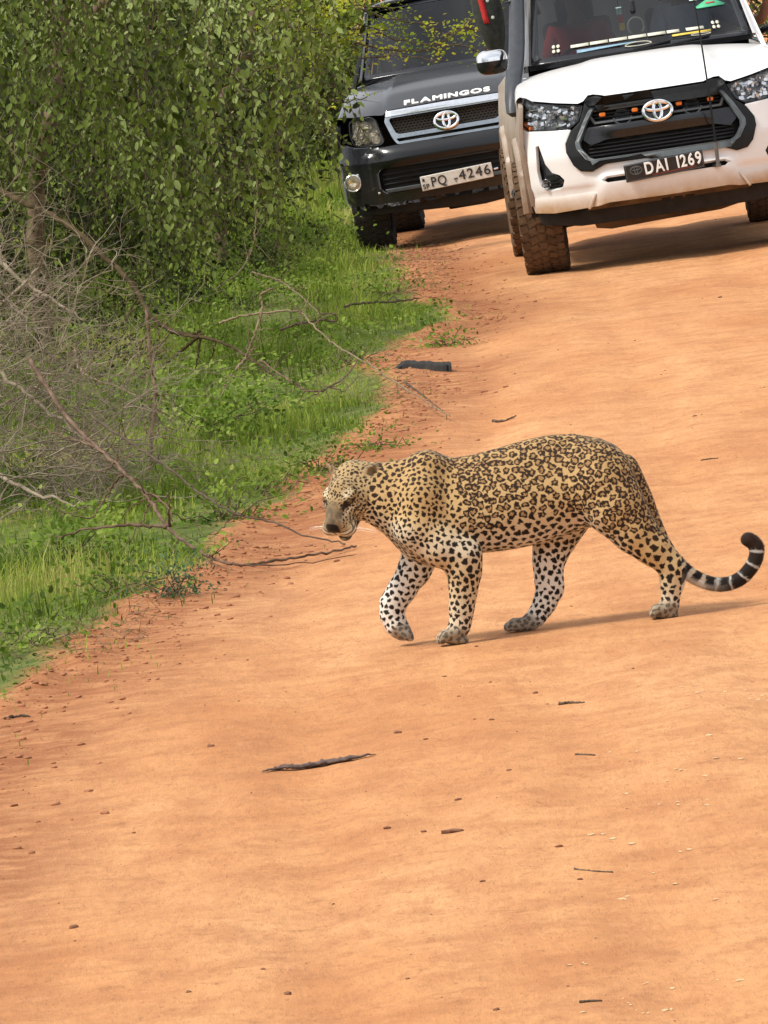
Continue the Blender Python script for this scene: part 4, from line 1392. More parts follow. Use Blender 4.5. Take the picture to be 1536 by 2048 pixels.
    for x in (-.235, .235):
        b = MB()
        b.tube([(x + .062 * math.cos(a), F(x, 1.0) + .012, 1.005 + .062 * math.sin(a)) for a in [math.pi * (1.06 + .88 * k / 14) for k in range(15)]], .0085, 8)
        b.lathe([(.001, .03), (.02, .02), (.045, .0), (.05, .004)], 18, 'Y', (x, F(x, 1.0) + .045, 1.005))
        b.build("horn_ring", M_satin if x < 0 else M_satin, root)
    oval_emblem(root, (0, F(0, 1.0) - .030, 1.003), .19, -.18, r=1.7)
    # headlights
    for s in (-1, 1):
        lp = [(s * x, z) for x, z in lamp]
        h = panel("headlight", scale_loop(lp, 1.0), on(.075), mat("lamp_bucket", (.16, .165, .17), .35, .5, var=.2, vscale=40), root, .05, .01, 0)
        b = MB()
        blob_reflectors(b, scale_loop(lp, .97), on(.02), 60, .010, .032, 5 + s, .02)
        r_ = random.Random(3)
        for k in range(70):
            x = r_.uniform(.52, .86); z = r_.uniform(.985, 1.13)
            if _inside((x, z), scale_loop(lamp, .9)):
                b.box((s * x, F(x, z) + .036, z), (r_.uniform(.015, .04), .008, r_.uniform(.01, .026)), Matrix.Rotation(r_.uniform(-.6, .6), 3, 'Y') @ Matrix.Rotation(r_.uniform(-.55, .1), 3, 'X') @ Matrix.Rotation(r_.uniform(-.5, .5), 3, 'Z'))
        b.build("reflector", M_refl, h, angle=25)
        a = MB(); a.lathe([(.001, .0), (.026, .004), (.034, .02)], 14, 'Y', (s * .865, F(.865, 1.01) + .03, 1.015)); a.box((s * .835, F(.83, .998) + .035, .997), (.05, .02, .022))
        a.build("indicator", M_amber, h, bevel=.004)
        panel("lamp_rim", [lp, scale_loop(lp, .955)], on(.006), M_gloss, h, .06, .03, .002)
        panel("lamp_lens", scale_loop(lp, .985), on(.010), M_lens, h, .06, 0, 0)
    # sheet metal
    zf = [(0, 1.148), (.34, 1.150), (.39, 1.170), (.455, 1.168), (.49, 1.118), (.66, 1.146), (.811, 1.178), (.865, 1.212), (.90, 1.215)]
    hood(root, M_white, zf, yfn=lambda x, z: F(x, z) + .01)
    hw = .925
    for s in (-1, 1):
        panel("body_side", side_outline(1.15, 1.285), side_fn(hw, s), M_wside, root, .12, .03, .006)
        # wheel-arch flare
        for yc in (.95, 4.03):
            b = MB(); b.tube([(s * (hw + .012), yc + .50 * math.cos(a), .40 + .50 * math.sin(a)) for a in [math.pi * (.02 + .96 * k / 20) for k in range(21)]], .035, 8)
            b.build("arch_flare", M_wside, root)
        f = MB(); f.grid(lambda i, j: (s * (.70 + .22 * i), .95 + .49 * math.cos(math.pi * j), .40 + .49 * math.sin(math.pi * j)), 2, 16); f.build("arch_liner", M_dark, root)
        b = MB(); b.tube([(s * .93, 1.6, .47), (s * .93, 3.3, .47)], .04, 8); b.build("side_step", M_plast, root)
    wf = cab(root, M_white)
    bed(root, M_white, hw)
    # underside
    sk = [(-.56, .445), (.56, .445), (.52, .31), (.34, .275), (-.05, .265), (-.40, .25), (-.50, .27)]
    sp = panel("skid_plate", sk, lambda x, z: (x, F(x, z) + .10 + (.445 - z) * 1.4, z), M_under, root, .08, .012, .003)
    b = MB()
    for x in (-.08, .0, .08):
        for z in (.385, .408):
            b.box((x + .06, F(0, z) + .092 + (.445 - z) * 1.4, z), (.058, .012, .010))
    b.build("vent_slit", M_dark, sp, bevel=.002)
    v = panel("valance", [(-.88, .45), (.88, .45), (.86, .34), (.60, .305), (-.60, .305), (-.86, .34)], lambda x, z: (x, F(x, z) + .16, z), M_dark, root, .1, .02, 0)
    for s in (-1, 1):
        b = MB(); b.box((s * .64, .62, .40), (.26, .30, .07)); b.build("control_arm_guard", M_under, root, bevel=.02)
    for y in (.95, 4.03):
        tyre_wheel(root, -.845, y, -1, .395, .285, M_tyre, -.06 if y < 2 else 0)
        tyre_wheel(root, .845, y, 1, .395, .285, M_tyre, -.06 if y < 2 else 0)
    # number plate
    pl = MB(); pl.box((0, 0, 0), (.535, .012, .118)); p = pl.build("license_plate", M_plateb, root, bevel=.006)
    p.location = (-.012, F(0, .63) - .045, .632); p.rotation_euler = (.06, math.radians(-3.2), 0)
    fr = MB(); hx, hz = .258, .052
    for c, d in (((0, 0, hz), (2 * hx, .004, .004)), ((0, 0, -hz), (2 * hx, .004, .004)), ((-hx, 0, 0), (.004, .004, 2 * hz)), ((hx, 0, 0), (.004, .004, 2 * hz))):
        fr.box((c[0], -.008, c[2]), d)
    fr.build("plate_frame", M_satin, p)
    letters("DAI 1269", .112, .385, M_wtext, p, (.062, -.008, .006), .0030, .12, .62)
    oval_emblem(p, (-.190, -.009, .012), .078, 0, M_satin, "plate_emblem", False, 1.1)
    st = MB(); st.box((.06, -.007, -.040), (.30, .003, .009)); st.build("plate_strip", mat("plate_red_strip", (.16, .03, .02), .5), p)
    # whip antenna on the bumper
    y0 = F(.33, .60) - .05
    b = MB(); b.tube([(.345, y0, .585), (.349, y0 - .004, .74)], .013, 10); b.lathe([(.02, 0), (.02, .02)], 10, 'Z', (.345, y0, .575))
    an = b.build("antenna", M_rim, root)
    MB().tube([(.349, y0 - .004, .74), (.353, y0 - .005, 1.1), (.350, y0 + .01, 1.5), (.335, y0 + .05, 1.95), (.31, y0 + .10, 2.3)], [.008, .0065, .005, .004, .003], 6).build("antenna_whip", M_plast, an)
    b = MB(); b.box((.335, y0 + .03, .59), (.05, .08, .012)); b.build("antenna_bracket", M_plast, an)
    # snorkel up the pillar (left in the picture)
    b = MB()
    path = [((-.962, .92, 1.075), .02, .05), ((-.968, .95, 1.105), .044, .10), ((-.955, 1.02, 1.20), .052, .11), ((-.925, 1.16, 1.32), .058, .10), ((-.885, 1.34, 1.44), .056, .075),
            ((-.862, 1.47, 1.54), .056, .065), ((-.835, 1.66, 1.69), .055, .060), ((-.815, 1.80, 1.80), .052, .056), ((-.79, 1.95, 1.93), .050, .055), ((-.78, 2.0, 2.0), .05, .055)]
    vs = []; fs = []
    for (c, rx, ry) in path:
        for k in range(16):
            a = 2 * math.pi * k / 16
            vs.append((c[0] + .035 + rx * (abs(math.cos(a)) ** .6) * math.copysign(1, math.cos(a)), c[1] + ry * math.sin(a), c[2] - .45 * ry * math.sin(a) * 0))
    for i in range(len(path) - 1):
        for k in range(16):
            fs.append((i * 16 + k, i * 16 + (k + 1) % 16, (i + 1) * 16 + (k + 1) % 16, (i + 1) * 16 + k))
    fs.append(tuple(range(15, -1, -1)))
    b.add(vs, fs)
    sn = b.build("snorkel", M_snork, root)
    b = MB(); b.box((-.775, 1.93, 2.02), (.13, .16, .20)); b.box((-.80, 1.86, 1.83), (.115, .13, .012)); b.build("snorkel_head", M_plast, sn, bevel=.02)
    b = MB(); b.box((-.79, 1.58, 1.617), (.03, .02, .012)); b.build("snorkel_clip", M_plast, sn)
    mirror_part(root, -1, -1.005, 1.62, 1.445, M_chrome, .22)
    mirror_part(root, 1, 1.06, 1.62, 1.455, M_chrome, .22)
    # things on and behind the windscreen
    def stick(name, m, pts, off=-.012):
        return panel(name, pts, lambda s, t: wf(s, t, off), m, root, .1, .002, 0)
    m_cream = mat("cream_sticker", (.66, .64, .50), .5, var=.08, vscale=30)
    m_yel = mat("yellow_sticker", (.72, .50, .06), .5, var=.1, vscale=30)
    m_blue = mat("pale_blue_sticker", (.22, .36, .46), .5, var=.1, vscale=30)
    m_green = mat("green_sticker", (.06, .40, .20), .5, var=.1, vscale=30)
    m_mint = mat("mint_sticker", (.50, .68, .60), .5, var=.1, vscale=30)
    m_red = mat("red_print", (.45, .05, .04), .5, var=.1, vscale=30)
    x0, x1 = -.64, .61
    for k in range(7):
        a = x0 + (x1 - x0) * k / 7 + .006; b_ = x0 + (x1 - x0) * (k + 1) / 7 - .006
        if k == 5: b_ -= .05
        stick("sticker", m_cream, [(a, .135), (b_, .135), (b_, .168), (a, .168)])
    stick("sticker", m_yel, [(.30, .09), (.66, .098), (.66, .118), (.30, .112)])
    stick("sticker", m_blue, [(-.58, .065), (-.03, .088), (-.03, .098), (-.58, .10)])
    for cx, cz in ((-.77, .155), (.72, .165)):
        for dx in (-.021, .021):
            for dz in (-.021, .021):
                n = 10
                stick("round_sticker", m_cream, [(cx + dx + .016 * math.cos(2 * math.pi * k / n), cz + dz * 1.25 + .02 * math.sin(2 * math.pi * k / n)) for k in range(n)])
    tri = [(.60, .375), (.735, .48), (.865, .40), (.85, .385)]
    stick("sticker", m_green, [(.58, .39), (.60, .372), (.86, .385), (.872, .40), (.74, .485)])
    stick("sticker_print", m_red, [(.69, .418), (.78, .421), (.78, .436), (.69, .433)], -.018)
    stick("sticker", m_mint, [(.545, .47), (.70, .475), (.73, .56), (.545, .55)])
    # outline emblem on the glass foot
    b = MB(); b.tube([wf(-.02 + .12 * math.cos(a), .058 + .026 * math.sin(a) * (1.2 if math.sin(a) > 0 else .5), -.016) for a in [2 * math.pi * k / 24 for k in range(24)]], .0032, 5, True); b.build("sticker_outline", m_cream, root)
    b = MB(); b.tube([wf(.56 + .09 * math.cos(a), .078 + .012 * math.sin(a), -.016) for a in [2 * math.pi * k / 20 for k in range(20)]], .0028, 5, True); b.build("sticker_outline", m_cream, root)
    # hanging charm, key ring on the dash, wipers
    ch = MB(); yv = 1.62
    ch.box((-.10, yv, 1.70), (.005, .004, .30)); o = ch.build("charm_cord", M_inter, root)
    for k, m_ in enumerate((m_mint, m_red, m_yel)):
        q = MB(); q.box((-.10 + .004 * k, yv - .005, 1.665 - .055 * k), (.038, .01, .052)); q.build("charm_panel", m_, o)
    q = MB(); q.tube([(-.0 + .055 * math.cos(a), 1.56, 1.545 + .06 * math.sin(a)) for a in [math.pi * (-.25 + 1.5 * k / 20) for k in range(21)]], .008, 8); q.build("dash_ring", m_cream, root)
    q = MB(); q.tube([(-.005, 1.58, 1.62), (-.005, 1.58, 1.72)], .02, 8); q.build("rear_mirror_stem", M_inter, root)
    for s in (-1, 1):
        b = MB(); b.tube([wf(.10 + s * .18, .0, -.02), wf(.10 + s * .18 + .35, .050, -.022)], .008, 6); b.build("wiper", M_plast, root)
    return root, wf

WHITE_TILT = math.radians(3.4)
def place_vehicle(root, emblem_px, depth, emblem_local, tilt, yaw, pitch=0.0):
    R = Matrix.Rotation(-tilt, 4, 'Y') @ Matrix.Rotation(pitch, 4, 'X') @ Matrix.Rotation(yaw, 4, 'Z')
    p = at(emblem_px[0], emblem_px[1], depth)
    root.matrix_world = Matrix.Translation(p - (R @ Vector(emblem_local))) @ R
    bpy.context.view_layer.update()


def black_pickup():
    root = empty("pickup_truck", "black pickup truck with chrome grille and white plate parked behind on the verge", "pickup truck")
    def F(x, z):
        y = .03 + .05 * (abs(x) / .95) ** 2 + .25 * (abs(x) / .95) ** 6
        y += .30 * max(0, z - .86) - .03 * max(0, min(1, (.86 - z) / .1)) + .12 * max(0, .52 - z)
        return y
    on = lambda off: (lambda x, z: (x, F(x, z) + off, z))
    lamp = [(.818, 1.108), (.765, 1.130), (.627, 1.128), (.585, 1.099), (.559, .996), (.535, .905), (.588, .882), (.70, .893), (.802, .908), (.826, 1.0)]
    # bumper with mouth and corner pockets
    rt = [(.0, .868), (.45, .872), (.53, .868), (.588, .872), (.802, .898), (.90, .93), (.945, .90), (.955, .75), (.958, .60), (.95, .47), (.915, .405), (.60, .405), (0, .405)]
    bo = rt + [(-x, z) for x, z in reversed(rt[1:-1])]
    mouth = [(-.60, .692), (.60, .692), (.625, .66), (.625, .53), (.58, .485), (-.58, .485), (-.625, .53), (-.625, .66)]
    def bf(x, z):
        y = F(x, z)
        y -= .05 * math.exp(-((z - .78) / .085) ** 4) * (1 / (1 + math.exp((abs(x) - .60) / .03)))   # the bar
        y -= .03 / (1 + math.exp((abs(abs(x) - .69) - .035) / .014)) * (1 if z < .82 else 0)              # upright posts
        return (x, y, z)
    b_ = panel("front_bumper", [bo, round_loop(mouth, .03)], bf, M_black, root, .024, .03, .004, 60)
    panel("bumper_mouth", scale_loop(mouth, 1.03), on(.06), M_dark, root, .1, .01, 0)
    for z0 in (.56, .60, .64):
        panel("bumper_slat", [(-.60, z0 - .006), (.60, z0 - .006), (.60, z0 + .006), (-.60, z0 + .006)], on(.03), M_plast, root, .1, .02, .003)
    panel("bumper_lip", [(-.57, .492), (.57, .492), (.59, .520), (-.59, .520)], on(-.03), M_satin, root, .1, .03, .008)
    for s in (-1, 1):
        pk = [(s * (.87 + .085 * math.cos(a)), .612 + .10 * math.sin(a)) for a in [2 * math.pi * k / 20 for k in range(20)]]
        f = MB(); c = (s * .855, F(.855, .612) - .055, .612)
        f.lathe([(.001, .028), (.035, .022), (.055, .006), (.066, -.004), (.072, .0), (.074, .02)], 28, 'Y', c)
        o = f.build("fog_lamp", M_refl, root)
        g = MB(); g.lathe([(.001, -.008), (.04, -.006), (.064, .0)], 24, 'Y', c); g.build("fog_lens", M_lensy, o)
    b = MB(); b.lathe([(.001, -.006), (.010, -.004), (.012, .004)], 12, 'Y', (-.645, F(.645, .50) - .02, .50)); b.build("tow_bolt", M_chrome, root)
    # grille
    g_o = [(-.50, 1.108), (.50, 1.108), (.515, 1.07), (.465, .93), (.43, .872), (-.43, .872), (-.465, .93), (-.515, 1.07)]
    m_o = [(-.46, 1.092), (.46, 1.092), (.472, 1.072), (.43, .965), (.40, .952), (-.40, .952), (-.43, .965), (-.472, 1.072)]
    s_o = [(-.435, .918), (.435, .918), (.415, .892), (-.415, .892)]
    panel("grille_frame", [round_loop(g_o, .02), round_loop(m_o, .015), s_o], on(-.015), mat("grey_chrome", (.33, .36, .38), .16, 1.0, var=.1, vscale=30), root, .05, .05, .006, 45)
    panel("grille_backing", scale_loop(g_o, .99), on(.07), M_dark, root, .1, .01, 0)
    mm = mat("grille_mesh_dark", (.06, .05, .04), .5, var=.3, vscale=40)
    for k in range(6):
        z0 = .965 + .022 * k
        b = MB(); pts = []
        for q in range(61):
            x = -.45 + .90 * q / 60
            pts.append((x, F(x, z0) + .02, z0 + .006 * (1 if (q + k) % 2 else -1)))
        b.tube(pts, .0035, 5); b.build("grille_wire", mm, root)
    brow = [(-.50, 1.105), (.50, 1.105), (.49, 1.152), (.0, 1.158), (-.49, 1.152)]
    panel("grille_brow", brow, on(-.03), M_chrome, root, .06, .05, .012, 45)
    oval_emblem(root, (.0, F(0, 1.0) - .035, 1.003), .195, -.20, r=1.7)
    # headlights
    for s in (-1, 1):
        lp = round_loop([(s * x, z) for x, z in lamp], .03)
        h = panel("headlight", lp, on(.075), mat("lamp_bucket", (.16, .165, .17), .35, .5, var=.2, vscale=40), root, .05, .01, 0)
        b = MB(); blob_reflectors(b, scale_loop(lp, .95), on(.005), 26, .020, .055, 21 + s, .02)
        b.build("reflector", M_refl, h, angle=25)
        panel("lamp_rim", [lp, scale_loop(lp, .95)], on(.004), M_gloss, h, .06, .03, .002)
        panel("lamp_lens", scale_loop(lp, .985), on(.008), M_lensy, h, .06, 0, 0)
    zf = [(0, 1.166), (.48, 1.158), (.52, 1.122), (.60, 1.136), (.77, 1.142), (.83, 1.150), (.90, 1.16)]
    hood(root, M_black, zf, .885, .83, 1.385, lambda x, z: F(x, z) + .0, 1.24, .028, .62)
    # lettering across the hood's nose
    letters("FLAMINGOS", .078, .72, M_wtext, root, (.03, F(0, 1.2) + .005, 1.194), .0035, .10, tilt=-.95)
    hw = .935
    for s in (-1, 1):
        panel("body_side", side_outline(1.08, 1.285), side_fn(hw, s), M_black, root, .12, .03, .006)
        f = MB(); f.grid(lambda i, j: (s * (.62 + .30 * i), .95 + .49 * math.cos(math.pi * j), .40 + .49 * math.sin(math.pi * j)), 2, 16); f.build("arch_liner", M_dark, root)
    cab(root, M_black, 1.40, .735, 1.97, .64, 1.24, 2.0, .91)
    bed(root, M_black, hw)
    panel("valance", [(-.90, .44), (.90, .44), (.85, .33), (.2, .27), (-.85, .33)], lambda x, z: (x, F(x, z) + .12, z), M_dark, root, .1, .02, 0)
    b = MB(); b.box((.02, .75, .30), (.34, .25, .10)); b.build("skid_plate", M_dark, root, bevel=.02)
    for y in (.95, 4.03):
        for s in (-1, 1):
            tyre_wheel(root, s * .80, y, s, .385, .275, M_tyred, 0)
    for s in (-1, 1):
        b = MB(); b.box((s * .80, 4.55, .42), (.30, .012, .40)); b.build("mud_flap", M_plast, root)
    mirror_part(root, 1, 1.03, 1.62, 1.44, M_black, .20)
    pl = MB(); pl.box((0, 0, 0), (.60, .012, .122)); p = pl.build("license_plate", M_platew, root, bevel=.006)
    p.location = (.015, F(0, .53) - .06, .533); p.rotation_euler = (.05, math.radians(-2.4), 0)
    letters("PQ", .112, .125, M_btext, p, (-.150, -.008, -.004), .0012, .12)
    letters("4246", .112, .265, M_btext, p, (.150, -.008, .004), .0012, .12)
    text("plate_dash", "-", .10, M_btext, p, (-.010, -.008, -.004), .0015, .0004, 1.2)
    letters("SP", .056, .055, M_btext, p, (-.262, -.008, -.028), .0006, .14)
    b = MB(); b.box((-.275, -.007, .028), (.018, .003, .024)); b.build("plate_crest", M_btext, p)
    b = MB(); b.lathe([(.001, -.008), (.007, -.006), (.008, 0)], 10, 'Y', (-.012, -.004, -.030)); b.build("plate_screw", M_rim, p)
    b = MB(); b.tube([(.31, 0, 0), (.345, .01, .002)], .010, 8); b.build("plate_bracket", M_chrome, p)
    return root

white, white_wf = white_pickup()
place_vehicle(white, (1315, 221), 60.0, (0, .05, 1.003), WHITE_TILT, math.radians(0.5))
black = black_pickup()
place_vehicle(black, (893, 240), 74.0, (0, .05, 1.003), math.radians(4.6), math.radians(-5.0))
for _v, _n in ((white, "white"), (black, "black")):
    for _w in [c for c in _v.children if c.name.startswith("wheel")]:
        _c = _w.matrix_world @ Vector((0, 0, -.39))
        print("TYRE", _n, tuple(round(q, 3) for q in _c), "ground", round(gz(_c.x, _c.y), 3))

# ---- a dark bag with a red panel that hangs outside the white pickup's cab, and the passenger's arm on the other side
def hanging_bag():
    M_bag = mat("dark_green_canvas", (.018, .020, .017), .9, col2=(.040, .042, .034), vscale=30, bump=.4, bscale=120)
    M_bagred = mat("red_fabric", (.50, .02, .018), .75, var=.2, vscale=30, bump=.3, bscale=150)
    root = empty("bag", "dark bag with red panel hanging outside the white pickup beside its snorkel", "bag")
    W_ = white.matrix_world
    root.matrix_world = W_ @ Matrix.Translation((-.955, 2.35, 1.50))
    b = MB()
    def f(i, j):
        a = i * 2 * math.pi; t = j
        rx = .105 * (math.sin(math.pi * (.06 + .88 * t)) ** .45); ry = .13 * (math.sin(math.pi * (.06 + .88 * t)) ** .45)
        return (rx * math.copysign(abs(math.cos(a)) ** .7, math.cos(a)) - .05 * (t - .2), ry * math.copysign(abs(math.sin(a)) ** .7, math.sin(a)), .62 * t + .012 * math.sin(9 * t + 2 * a))
    b.grid(f, 28, 26).build("bag_body", M_bag, root)
    q = MB(); q.grid(lambda i, j: (-.055 + .042 * i - .045 * j, -.128 - .012 * math.sin(math.pi * i), .20 + .40 * j), 6, 12); q.build("red_panel", M_bagred, root, solid=.008)
    m_b = mat("pale_button", (.6, .6, .52), .5)
    for k in range(3):
        u = MB(); u.lathe([(.001, -.006), (.011, -.004), (.012, .004)], 12, 'Y', (.012 - .02 * k, -.130, .235 + .12 * k)); u.build("button", m_b, root)
    s = MB(); s.tube([(-.03, 0, .60), (.03, .02, .78), (.15, .06, .84)], .012, 6); s.build("strap", M_bag, root)
hanging_bag()

def passenger(seat=(.40, 2.62, 1.08), label="person in pale blue shirt with wristwatch raising a fist outside the white pickup's window", shirt=(.55, .62, .72), raised=True):
    """the passenger in the left seat: torso and head inside the cab, forearm raised outside the window"""
    root = empty("person", label, "person")
    root.matrix_world = white.matrix_world @ Matrix.Translation(seat)
    sk = mat("brown_skin", (.21, .095, .050), .6, var=.12, vscale=25, bump=.15, bscale=200)
    sh = mat("shirt_%d" % int(raised), shirt, .85, var=.10, vscale=12, bump=.25, bscale=60)
    tr = mat("dark_trousers", (.03, .03, .04), .9)
    ha = mat("black_hair", (.012, .010, .009), .7)
    def skin_mesh(name, pts, edges, m, sub=2, parent=root):
        me = bpy.data.meshes.new(name); me.from_pydata([p[:3] for p in pts], edges, [])
        o = bpy.data.objects.new(name, me); COL.objects.link(o)
        md = o.modifiers.new("skin", 'SKIN'); md.use_smooth_shade = True
        for i, p in enumerate(pts):
            r = p[3]; me.skin_vertices[0].data[i].radius = r if isinstance(r, tuple) else (r, r)
        me.skin_vertices[0].data[0].use_root = True
        s = o.modifiers.new("sub", 'SUBSURF'); s.levels = sub; s.render_levels = sub
        dg = bpy.context.evaluated_depsgraph_get()
        me2 = bpy.data.meshes.new_from_object(o.evaluated_get(dg))
        bpy.data.objects.remove(o, do_unlink=True)
        return link_mesh(name, me2, m, parent)
    # body (one surface): pelvis, spine, neck, head, arms, thighs and shins; clothing lies over it
    P = [(0, 0, .12, (.15, .11)), (0, .03, .30, (.14, .10)), (0, .04, .46, (.165, .11)), (0, .03, .56, (.09, .075)), (0, .01, .64, (.052, .052)), (0, -.02, .72, (.07, .085)), (0, -.02, .80, (.075, .09)), (0, -.01, .86, (.05, .06)),
         (.17, .03, .53, .062), (.33, -.06, .40, .048), (.50, -.20, .36, .042), (.555, -.235, .48, .033), (.580, -.25, .585, .027), (.586, -.262, .625, (.034, .022)),
         (-.17, .03, .53, .062), (-.24, -.05, .28, .048), (-.18, -.26, .20, .038), (-.12, -.34, .20, .026), (-.10, -.40, .20, (.034, .02)),
         (.09, -.10, .08, .085), (.10, -.42, .09, .062), (.10, -.48, -.25, .045), (-.09, -.10, .08, .085), (-.10, -.42, .09, .062), (-.10, -.48, -.25, .045)]
    if not raised:
        for i_, q_ in zip(range(9, 14), ((.24, -.05, .28, .048), (.18, -.26, .20, .038), (.12, -.34, .22, .028), (.11, -.38, .225, .026), (.10, -.42, .23, (.034, .02)))):
            P[i_] = q_
    E_ = [(0, 1), (1, 2), (2, 3), (3, 4), (4, 5), (5, 6), (6, 7), (2, 8), (8, 9), (9, 10), (10, 11), (11, 12), (12, 13), (2, 14), (14, 15), (15, 16), (16, 17), (17, 18), (0, 19), (19, 20), (20, 21), (0, 22), (22, 23), (23, 24)]
    body = skin_mesh("body", P, E_, sk)
    # raised fist: four curled fingers and a thumb across them
    bx, by, bz = (.590, -.268, .655) if raised else (.10, -.42, .27)
    fingers = MB()
    for k in range(4):
        x = bx - .030 + .020 * k; r = .0098 - .0008 * abs(k - 1)
        fingers.tube(bent([(x, by - .008, bz - .008), (x, by - .034, bz + .030 - .004 * abs(k - 1)), (x, by - .062, bz + .018), (x, by - .060, bz - .012), (x, by - .040, bz - .018)], 5), r, 8)
    fingers.tube(bent([(bx - .040, by - .004, bz - .026), (bx - .046, by - .040, bz - .006), (bx - .022, by - .074, bz + .004), (bx + .006, by - .074, bz + .002)], 5), .0108, 8)
    fingers.grid(lambda i, j: (bx + .038 * math.cos(2 * math.pi * i) * math.sin(math.pi * (.02 + .96 * j)) ** .6, by - .012 + .026 * math.sin(2 * math.pi * i) * math.sin(math.pi * (.02 + .96 * j)) ** .6, bz - .052 + .088 * j), 18, 12)
    fingers.build("hand", sk, root)
    # shirt: a shell over torso and sleeves, watch, hair, ears and face
    Q = [(0, .01, .16, (.165, .125)), (0, .03, .30, (.158, .118)), (0, .04, .46, (.182, .126)), (0, .03, .55, (.10, .085)),
         (.17, .03, .53, .074), (.33, -.06, .40, .062) if raised else (.22, -.01, .36, .062), (.44, -.15, .37, .060) if raised else (.235, -.04, .30, .060), (-.17, .03, .53, .074), (-.23, -.03, .32, .062)]
    skin_mesh("shirt", Q, [(0, 1), (1, 2), (2, 3), (2, 4), (4, 5), (5, 6), (2, 7), (7, 8)], sh)
    wv = (Vector(P[12][:3]) - Vector(P[11][:3])).normalized(); c0 = Vector(P[12][:3]) - wv * .012
    wt = MB(); vs = []
    wt.tube([c0 - wv * .012, c0 + wv * .012], .033, 16); wt.build("wristwatch", mat("pale_watch_band", (.62, .62, .58), .35, var=.1, vscale=40), root)
    hr = MB(); hr.grid(lambda i, j: (.080 * math.cos(2 * math.pi * i) * math.sin(math.pi / 2 * j), -.008 + .095 * math.sin(2 * math.pi * i) * math.sin(math.pi / 2 * j), .790 + .098 * math.cos(math.pi / 2 * j)), 20, 8); hr.build("hair", ha, root)
    nz = MB(); nz.tube([(0, -.098, .775), (0, -.118, .745)], [.009, .014], 8); nz.build("nose", sk, root)
    for s in (-1, 1):
        e = MB(); e.lathe([(.001, -.006), (.008, -.003), (.011, .004)], 10, 'Y', (s * .030, -.098, .775)); e.build("eye", mat("eye_white", (.7, .7, .68), .3), root)
        r = MB(); r.lathe([(.001, .0), (.022, .003), (.026, .012)], 10, 'X', (s * .076, -.01, .765)); r.build("ear", sk, root)
    mo = MB(); mo.tube([(-.022, -.098, .715), (0, -.104, .713), (.022, -.098, .715)], .006, 6); mo.build("mouth", mat("lips", (.16, .05, .04), .6), root)
passenger()
passenger((-.36, 2.70, 1.02), "driver in red shirt behind the white pickup's windscreen", (.42, .03, .025), False)

# ================================================================== PLANTS
GREEN_RAMP = [(0, (.020, .028, .004)), (.35, (.058, .078, .010)), (.7, (.12, .15, .020)), (1, (.20, .22, .05))]
LIME_RAMP = [(0, (.06, .10, .008)), (.4, (.17, .24, .016)), (.75, (.33, .39, .028)), (1, (.50, .48, .045))]
GREY_GREEN = [(0, (.014, .022, .002)), (.35, (.052, .076, .007)), (.7, (.15, .20, .030)), (1, (.31, .38, .13))]  # runs from shaded-leaf to sunlit-leaf tone, light put into the colour
GRASS_RAMP = [(0, (.075, .115, .014)), (.4, (.17, .24, .030)), (.75, (.29, .36, .055)), (1, (.42, .38, .12))]
M_leaf_hang = mat("grey_green_leaf", rough=.6, spec=.2, attr="rnd", ramp=GREY_GREEN, translucent=.28)
M_leaf_lime = mat("lime_leaf", rough=.65, spec=.15, attr="rnd", ramp=LIME_RAMP, translucent=.4)
M_leaf_deep = mat("deep_green_leaf", rough=.65, spec=.15, attr="rnd", ramp=GREEN_RAMP, translucent=.25)
M_leaf_weed = mat("weed_leaf", rough=.65, spec=.15, attr="rnd", ramp=[(0, (.055, .095, .012)), (.4, (.115, .185, .020)), (.8, (.20, .285, .035)), (1, (.32, .39, .085))], translucent=.35)
M_leaf_blue = mat("blue_green_leaf", rough=.65, spec=.15, attr="rnd", ramp=[(0, (.025, .055, .025)), (.5, (.055, .11, .045)), (1, (.12, .19, .08))], translucent=.25)
M_grass = mat("grass_blades", rough=.8, spec=.1, attr="rnd", ramp=GRASS_RAMP, translucent=.35)
M_bark = mat("rough_brown_bark", (.085, .055, .034), .95, col2=(.19, .135, .085), vscale=18, bump=.8, bscale=40, spec=.12)
M_twig = mat("grey_dead_twig", (.15, .115, .078), .9, col2=(.34, .28, .20), vscale=9, bump=.3, bscale=90, spec=.12)
M_twigd = mat("dark_dead_twig", (.060, .042, .030), .95, col2=(.13, .095, .065), vscale=12, bump=.3, bscale=90, spec=.12)
M_red_twig = mat("reddish_dead_branch", (.075, .042, .026), .9, col2=(.19, .125, .085), vscale=11, bump=.5, bscale=70, spec=.12)
M_pale = mat("pale_dry_twig", (.15, .105, .06), .9, col2=(.27, .205, .13), vscale=10, bump=.3, bscale=90, spec=.12)
M_moss = mat("mossy_branch_bark", (.036, .024, .011), .95, col2=(.085, .060, .028), vscale=14, bump=.6, bscale=60, spec=.12)  # bark colour also darkened to carry the shade of the tree

def leaves_obj(name, m, parent, base, d, L, W, r_, hint=None, fold=.22, val=None):
    n = len(base)
    hint = hint if hint is not None else np.tile([0, -.7, .7], (n, 1)) + r_.normal(0, .5, (n, 3))
    V, F = leaf_arrays(base, d, hint, L, W, fold)
    v = val if val is not None else np.clip(r_.normal(.45, .22, n), 0, 1)
    me = np_mesh(name, V, F, {"rnd": np.repeat(v, 8)})
    return tag(link_mesh(name, me, m, parent, False), kind="stuff")

